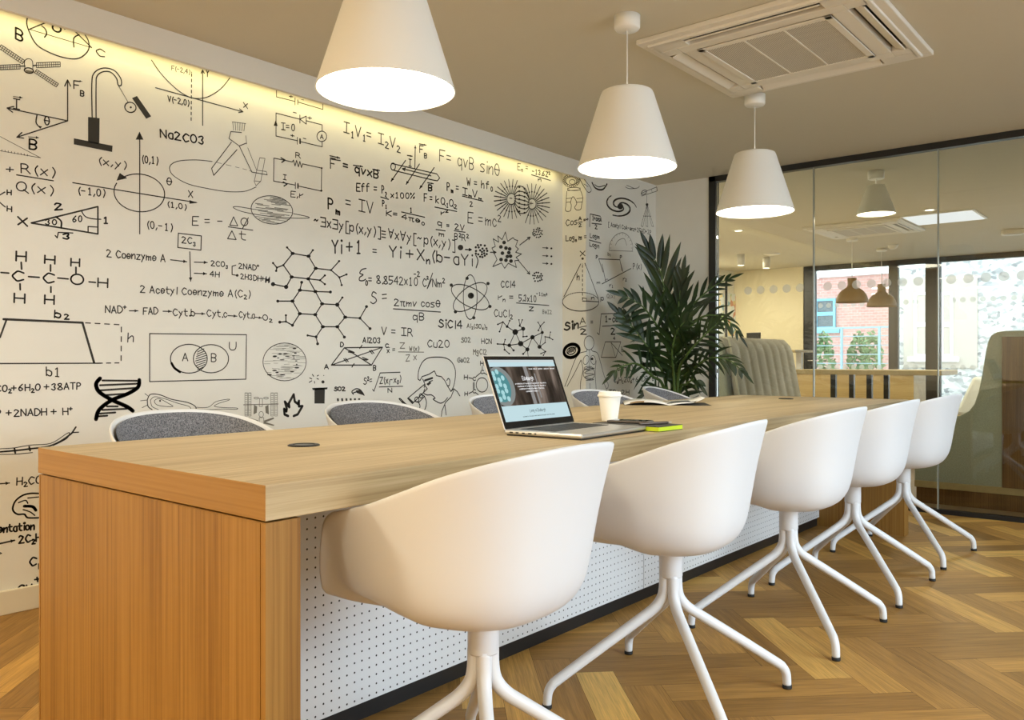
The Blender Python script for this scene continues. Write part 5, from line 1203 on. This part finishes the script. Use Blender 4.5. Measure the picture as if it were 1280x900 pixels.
for px, yc, dd, lab in ((1065, 298, 9.28, 'mustard bell pendant lamp beyond the glass, left of two, in front of the brick house'), (1102, 311, 10.15, 'mustard bell pendant lamp beyond the glass, right of two, beside the dark mullion')):
    x, y = ceil_at(px, yc); t = thing('bell_pendant', lab, 'pendant lamp', (x, y, ZC), 0, 'mustard bell pendants beyond the glass'); z1 = 1.60 - ZC if dd < 10 else 1.61 - ZC
    prof = [(.168, 0), (.170, .004), (.166, .040), (.150, .085), (.115, .130), (.075, .158), (.052, .175), (.046, .20), (.048, .265), (.05, .272), (.015, .275)]
    mk('lamp_shade', lathe(B(), [(r, z1 + h) for r, h in prof], 44, cap0=False, cap1=True), M_must, t, solid=.003)
    mk('bulb', lathe(B(), [(.002, z1 + .03), (.03, z1 + .045), (.04, z1 + .075), (.03, z1 + .105), (.012, z1 + .14)], 20), emat('bulb_glow', (1, .8, .5), 5), t)
    mk('cord', tube(B(), [(0, 0, z1 + .27), (0, 0, -.03)], .004, 6), M_cord, t); mk('ceiling_rose', lathe(B(), [(.06, -.03), (.06, 0)], 24), M_shade, t)
x, y = ceil_at(1080, 285); cassette(x, y, .94, 'white ceiling air conditioner beyond the glass, above the mustard pendants', 'ceiling air conditioners')
x, y = ceil_at(1180, 271); t = thing('light_panel', 'bright square ceiling light panel beyond the glass', 'ceiling light', (x, y, ZC)); mk('frame', box(B(), (-.31, -.31, -.012), (.31, .31, -.0005)), M_shade, t); mk('diffuser', box(B(), (-.29, -.29, -.016), (.29, .29, -.0121)), emat('panel_glow', (.95, .97, 1), 1.0), t)
for px, yc, lab in ((926, 318, 'white cylinder downlight on the lounge ceiling, nearer the palm'), (958, 322, 'white cylinder downlight on the lounge ceiling, second from the palm')):
    x, y = ceil_at(px, yc); t = thing('cylinder_downlight', lab, 'downlight', (x, y, ZC), 0, 'cylinder downlights beyond the glass'); mk('body', lathe(B(), [(.042, -.142), (.046, -.142), (.046, 0)], 28, cap0=False), M_shade, t); mk('lens', lathe(B(), [(.0415, -.138), (.0415, -.134)], 24), emat('spot_glow', (1, .88, .66), 8), t)
for px, yc, lab in ((923, 288, 'small glowing recessed spotlight in the lounge ceiling above the palm'), (1162, 262, 'small recessed spotlight beside the bright ceiling light panel')):
    x, y = ceil_at(px, yc); t = thing('recessed_spotlight', lab, 'spotlight', (x, y, ZC), 0, 'recessed spotlights beyond the glass'); mk('trim_ring', lathe(B(), [(.038, -.006), (.058, -.005), (.058, -.0005)], 28, cap0=False), M_shade, t); mk('lens', lathe(B(), [(.038, -.004), (.038, -.001)], 24), emat('spot_glow_b', (1, .9, .72), 6), t)
for px, yc, lab, rr, hh in ((1116, 306, 'round white smoke detector on the lounge ceiling by the pendants', .055, .05), (965, 317, 'flat round ceiling speaker beyond the glass near the cylinder downlights', .09, .02)):
    x, y = ceil_at(px, yc); t = thing('smoke_detector' if hh > .03 else 'ceiling_speaker', lab, 'detector' if hh > .03 else 'speaker', (x, y, ZC)); mk('body', lathe(B(), [(rr * .6, -hh), (rr * .95, -hh * .6), (rr, 0)], 28), M_shade, t); mk('trim_ring', lathe(B(), [(rr, -.008), (rr + .012, -.006), (rr + .012, -.0005)], 28, cap0=False, cap1=False), M_cord, t)
x, y = ceil_at(1266, 287); t = thing('emergency_light', 'small beige box light on the lounge ceiling near the right edge', 'ceiling light', (x, y, ZC), .3); mk('housing', box(B(), (-.1, -.06, -.05), (.1, .06, -.0005)), M_ac, t, bevel=.006); mk('lens', box(B(), (-.08, -.045, -.058), (.08, .045, -.05)), M_cord, t)

# ------------------------------------------------------------------ the street outside
def brick(name, c1, c2, mortar, sc, row=.25):
    m, n, l, b = nmat(name); tc = n.new('ShaderNodeTexCoord'); mp = n.new('ShaderNodeMapping'); mp.inputs['Rotation'].default_value = (PI/2, 0, 0)
    t = n.new('ShaderNodeTexBrick'); t.inputs['Scale'].default_value = sc; t.inputs['Color1'].default_value = (*c1, 1); t.inputs['Color2'].default_value = (*c2, 1); t.inputs['Mortar'].default_value = (*mortar, 1)
    t.inputs['Mortar Size'].default_value = .015; t.inputs['Row Height'].default_value = row
    l.new(tc.outputs['Object'], mp.inputs[0]); l.new(mp.outputs[0], t.inputs['Vector']); l.new(t.outputs['Color'], b.inputs['Base Color']); b.inputs['Roughness'].default_value = .9; return m
def stone():
    m, n, l, b = nmat('rubble_stone'); tc = n.new('ShaderNodeTexCoord'); mp = n.new('ShaderNodeMapping'); mp.inputs['Scale'].default_value = (13, 13, 19)
    t = n.new('ShaderNodeTexVoronoi'); t.inputs['Scale'].default_value = 1; l.new(tc.outputs['Object'], mp.inputs[0]); l.new(mp.outputs[0], t.inputs['Vector'])
    sp = n.new('ShaderNodeSeparateColor'); l.new(t.outputs['Color'], sp.inputs[0]); r = n.new('ShaderNodeValToRGB'); e = r.color_ramp.elements
    e[0].color = (.20, .205, .22, 1); e[1].color = (.60, .59, .56, 1); k = e.new(.35); k.color = (.46, .46, .46, 1)
    l.new(sp.outputs[0], r.inputs['Fac']); l.new(r.outputs['Color'], b.inputs['Base Color']); b.inputs['Roughness'].default_value = .95; return m
struct('ground', box(box(B(), (-30, 12.12, -.3), (20, 45, -.12)), (2.51, -15, -.3), (20, 12.12, -.12)), flat('pavement', (.62, .61, .60), .9, noise=.08, scale=3))
M_white_ext = flat('exterior_white', (.85, .86, .87), .6); M_pane_ext = flat('dark_window_pane', (.07, .10, .12), .1); M_blue = flat('blue_frame', (.16, .45, .62), .5)
Y1, Y2 = 19.0, 17.0
h1 = thing('brick_house', 'red brick house with blue framed window across the street', 'building', (px_y(1050, 400, Y1).x, Y1, -.12))
def h1l(v): return (v.x - h1.location.x, v.y - Y1, v.z + .12)
a, b2 = px_y(960, 345, Y1), px_y(1118, 345, Y1); a.z = px_y(1060, 345, Y1).z
q = box(B(), (a.x - h1.location.x, 0, 0), (b2.x - h1.location.x, 5, a.z + .12)); mk('wall', q, brick('red_brick', (.44, .22, .20), (.50, .28, .25), (.54, .46, .44), 4.0), h1)
mk('coping', box(B(), (a.x - h1.location.x - .05, -.06, a.z + .12), (b2.x - h1.location.x + .05, 5, a.z + .22)), M_white_ext, h1)
def win(parent, loc, pa, pb, Y, mat, name='window', cross=True, sill=True):
    A_, B_ = loc(px_y(pa[0], pa[1], Y)), loc(px_y(pb[0], pb[1], Y)); x0, x1, z1, z0 = A_[0], B_[0], A_[2], B_[2]; bm = B(); f = .05
    box(bm, (x0, -.05, z0), (x0 + f, .02, z1)); box(bm, (x1 - f, -.05, z0), (x1, .02, z1)); box(bm, (x0 + f, -.05, z0), (x1 - f, .02, z0 + f)); box(bm, (x0 + f, -.05, z1 - f), (x1 - f, .02, z1))
    if cross: zm = (z0 + z1) / 2; box(bm, (x0 + f, -.05, zm - .04), (x1 - f, .02, zm + .04))
    if sill: box(bm, (x0 - .10, -.10, z0 - .09), (x1 + .10, .02, z0))
    w_ = mk(name, bm, mat, parent); mk('pane', box(B(), (x0 + f * .5, -.02, z0 + f * .5), (x1 - f * .5, -.01, z1 - f * .5)), M_pane_ext, w_)
win(h1, h1l, (1019.5, 374), (1045, 411), Y1, M_blue)
h2 = thing('stone_house', 'pale rubble stone house with white sash windows across the street', 'building', (px_y(1200, 400, Y2).x, Y2, -.12))
def h2l(v): return (v.x - h2.location.x, v.y - Y2, v.z + .12)
a, b2 = px_y(1121, 345, Y2), px_y(1420, 345, Y2)
mk('wall', box(B(), (a.x - h2.location.x, 0, 0), (b2.x - h2.location.x, 6, 6.5)), stone(), h2)
c0, c1 = h2l(px_y(1130, 350, Y2)), h2l(px_y(1222, 460, Y2))
mk('rendered_bay', box(B(), (c0[0], -.03, c1[2]), (c1[0], -.001, c0[2] + .02)), flat('pale_render', (.46, .41, .365), .9), h2)
for p_, q_ in (((1143, 366), (1164, 446)), ((1176, 366), (1192, 446))): win(h2, lambda v: (h2l(v)[0], 0, h2l(v)[2]), p_, q_, Y2, M_white_ext)
bm = B(); Y3 = 15.2; x0, x1 = px_y(1000, 430, Y3).x, px_y(1113, 430, Y3).x; cx = (x0 + x1) / 2
rl = thing('street_railing', 'pale blue metal railing outside in front of the brick house', 'railing', (cx, Y3, -.12))
zt = px_y(1050, 409, Y3).z + .12
for i in range(5): mk('rail', box(B(), (x0 - cx, -.008, zt - (.03 if i == 0 else .014) - i * .16), (x1 - cx, .008, zt - i * .16)), flat('pale_blue_metal', (.22, .36, .43), .5) if i == 0 else bpy.data.materials['pale_blue_metal'], rl)
for i in range(3): mk('post', box(B(), (x0 - cx + (i + .15) * (x1 - x0 - .04) / 2.4, -.02, 0), (x0 - cx + (i + .15) * (x1 - x0 - .04) / 2.4 + .035, .02, zt)), bpy.data.materials['pale_blue_metal'], rl)
RR = random.Random(31)
for j, (pa, lab) in enumerate(((1030, 'low leafy green bush behind the blue railing, below the blue framed window'), (1062, 'low leafy green bush behind the blue railing, right of the blue framed window'), (1090, 'low leafy green bush behind the blue railing, beside the dark window mullion'))):
    c = px_y(pa, 430, 16.0); bs = thing('leafy_bush', lab, 'bush', (c.x, 16.5 if j == 1 else 16.0, -.12), 0, 'bushes behind the street railing'); bm = B(); top = c.z + .30
    for i in range(420):
        th, ph_ = RR.uniform(0, 6.283), math.acos(RR.uniform(-.6, 1)); r = RR.uniform(.75, 1.0)
        p = Vector((.21 * r * math.sin(ph_) * math.cos(th), .21 * r * math.sin(ph_) * math.sin(th), .55 * top + .5 * top * r * math.cos(ph_)))
        u = Vector((RR.uniform(-1, 1), RR.uniform(-1, 1), RR.uniform(-1, 1))).normalized() * .055; v2 = u.orthogonal().normalized() * .03
        bm.faces.new([bm.verts.new(k) for k in (p - u, p - v2, p + u, p + v2)])
    mk('foliage', bm, flat('bush_leaf', (.12, .20, .08), .7) if j == 0 else bpy.data.materials['bush_leaf'], bs); mk('stem', tube(B(), [(0, 0, 0), (0, 0, .6 * top)], .03, 8), M_stem, bs)
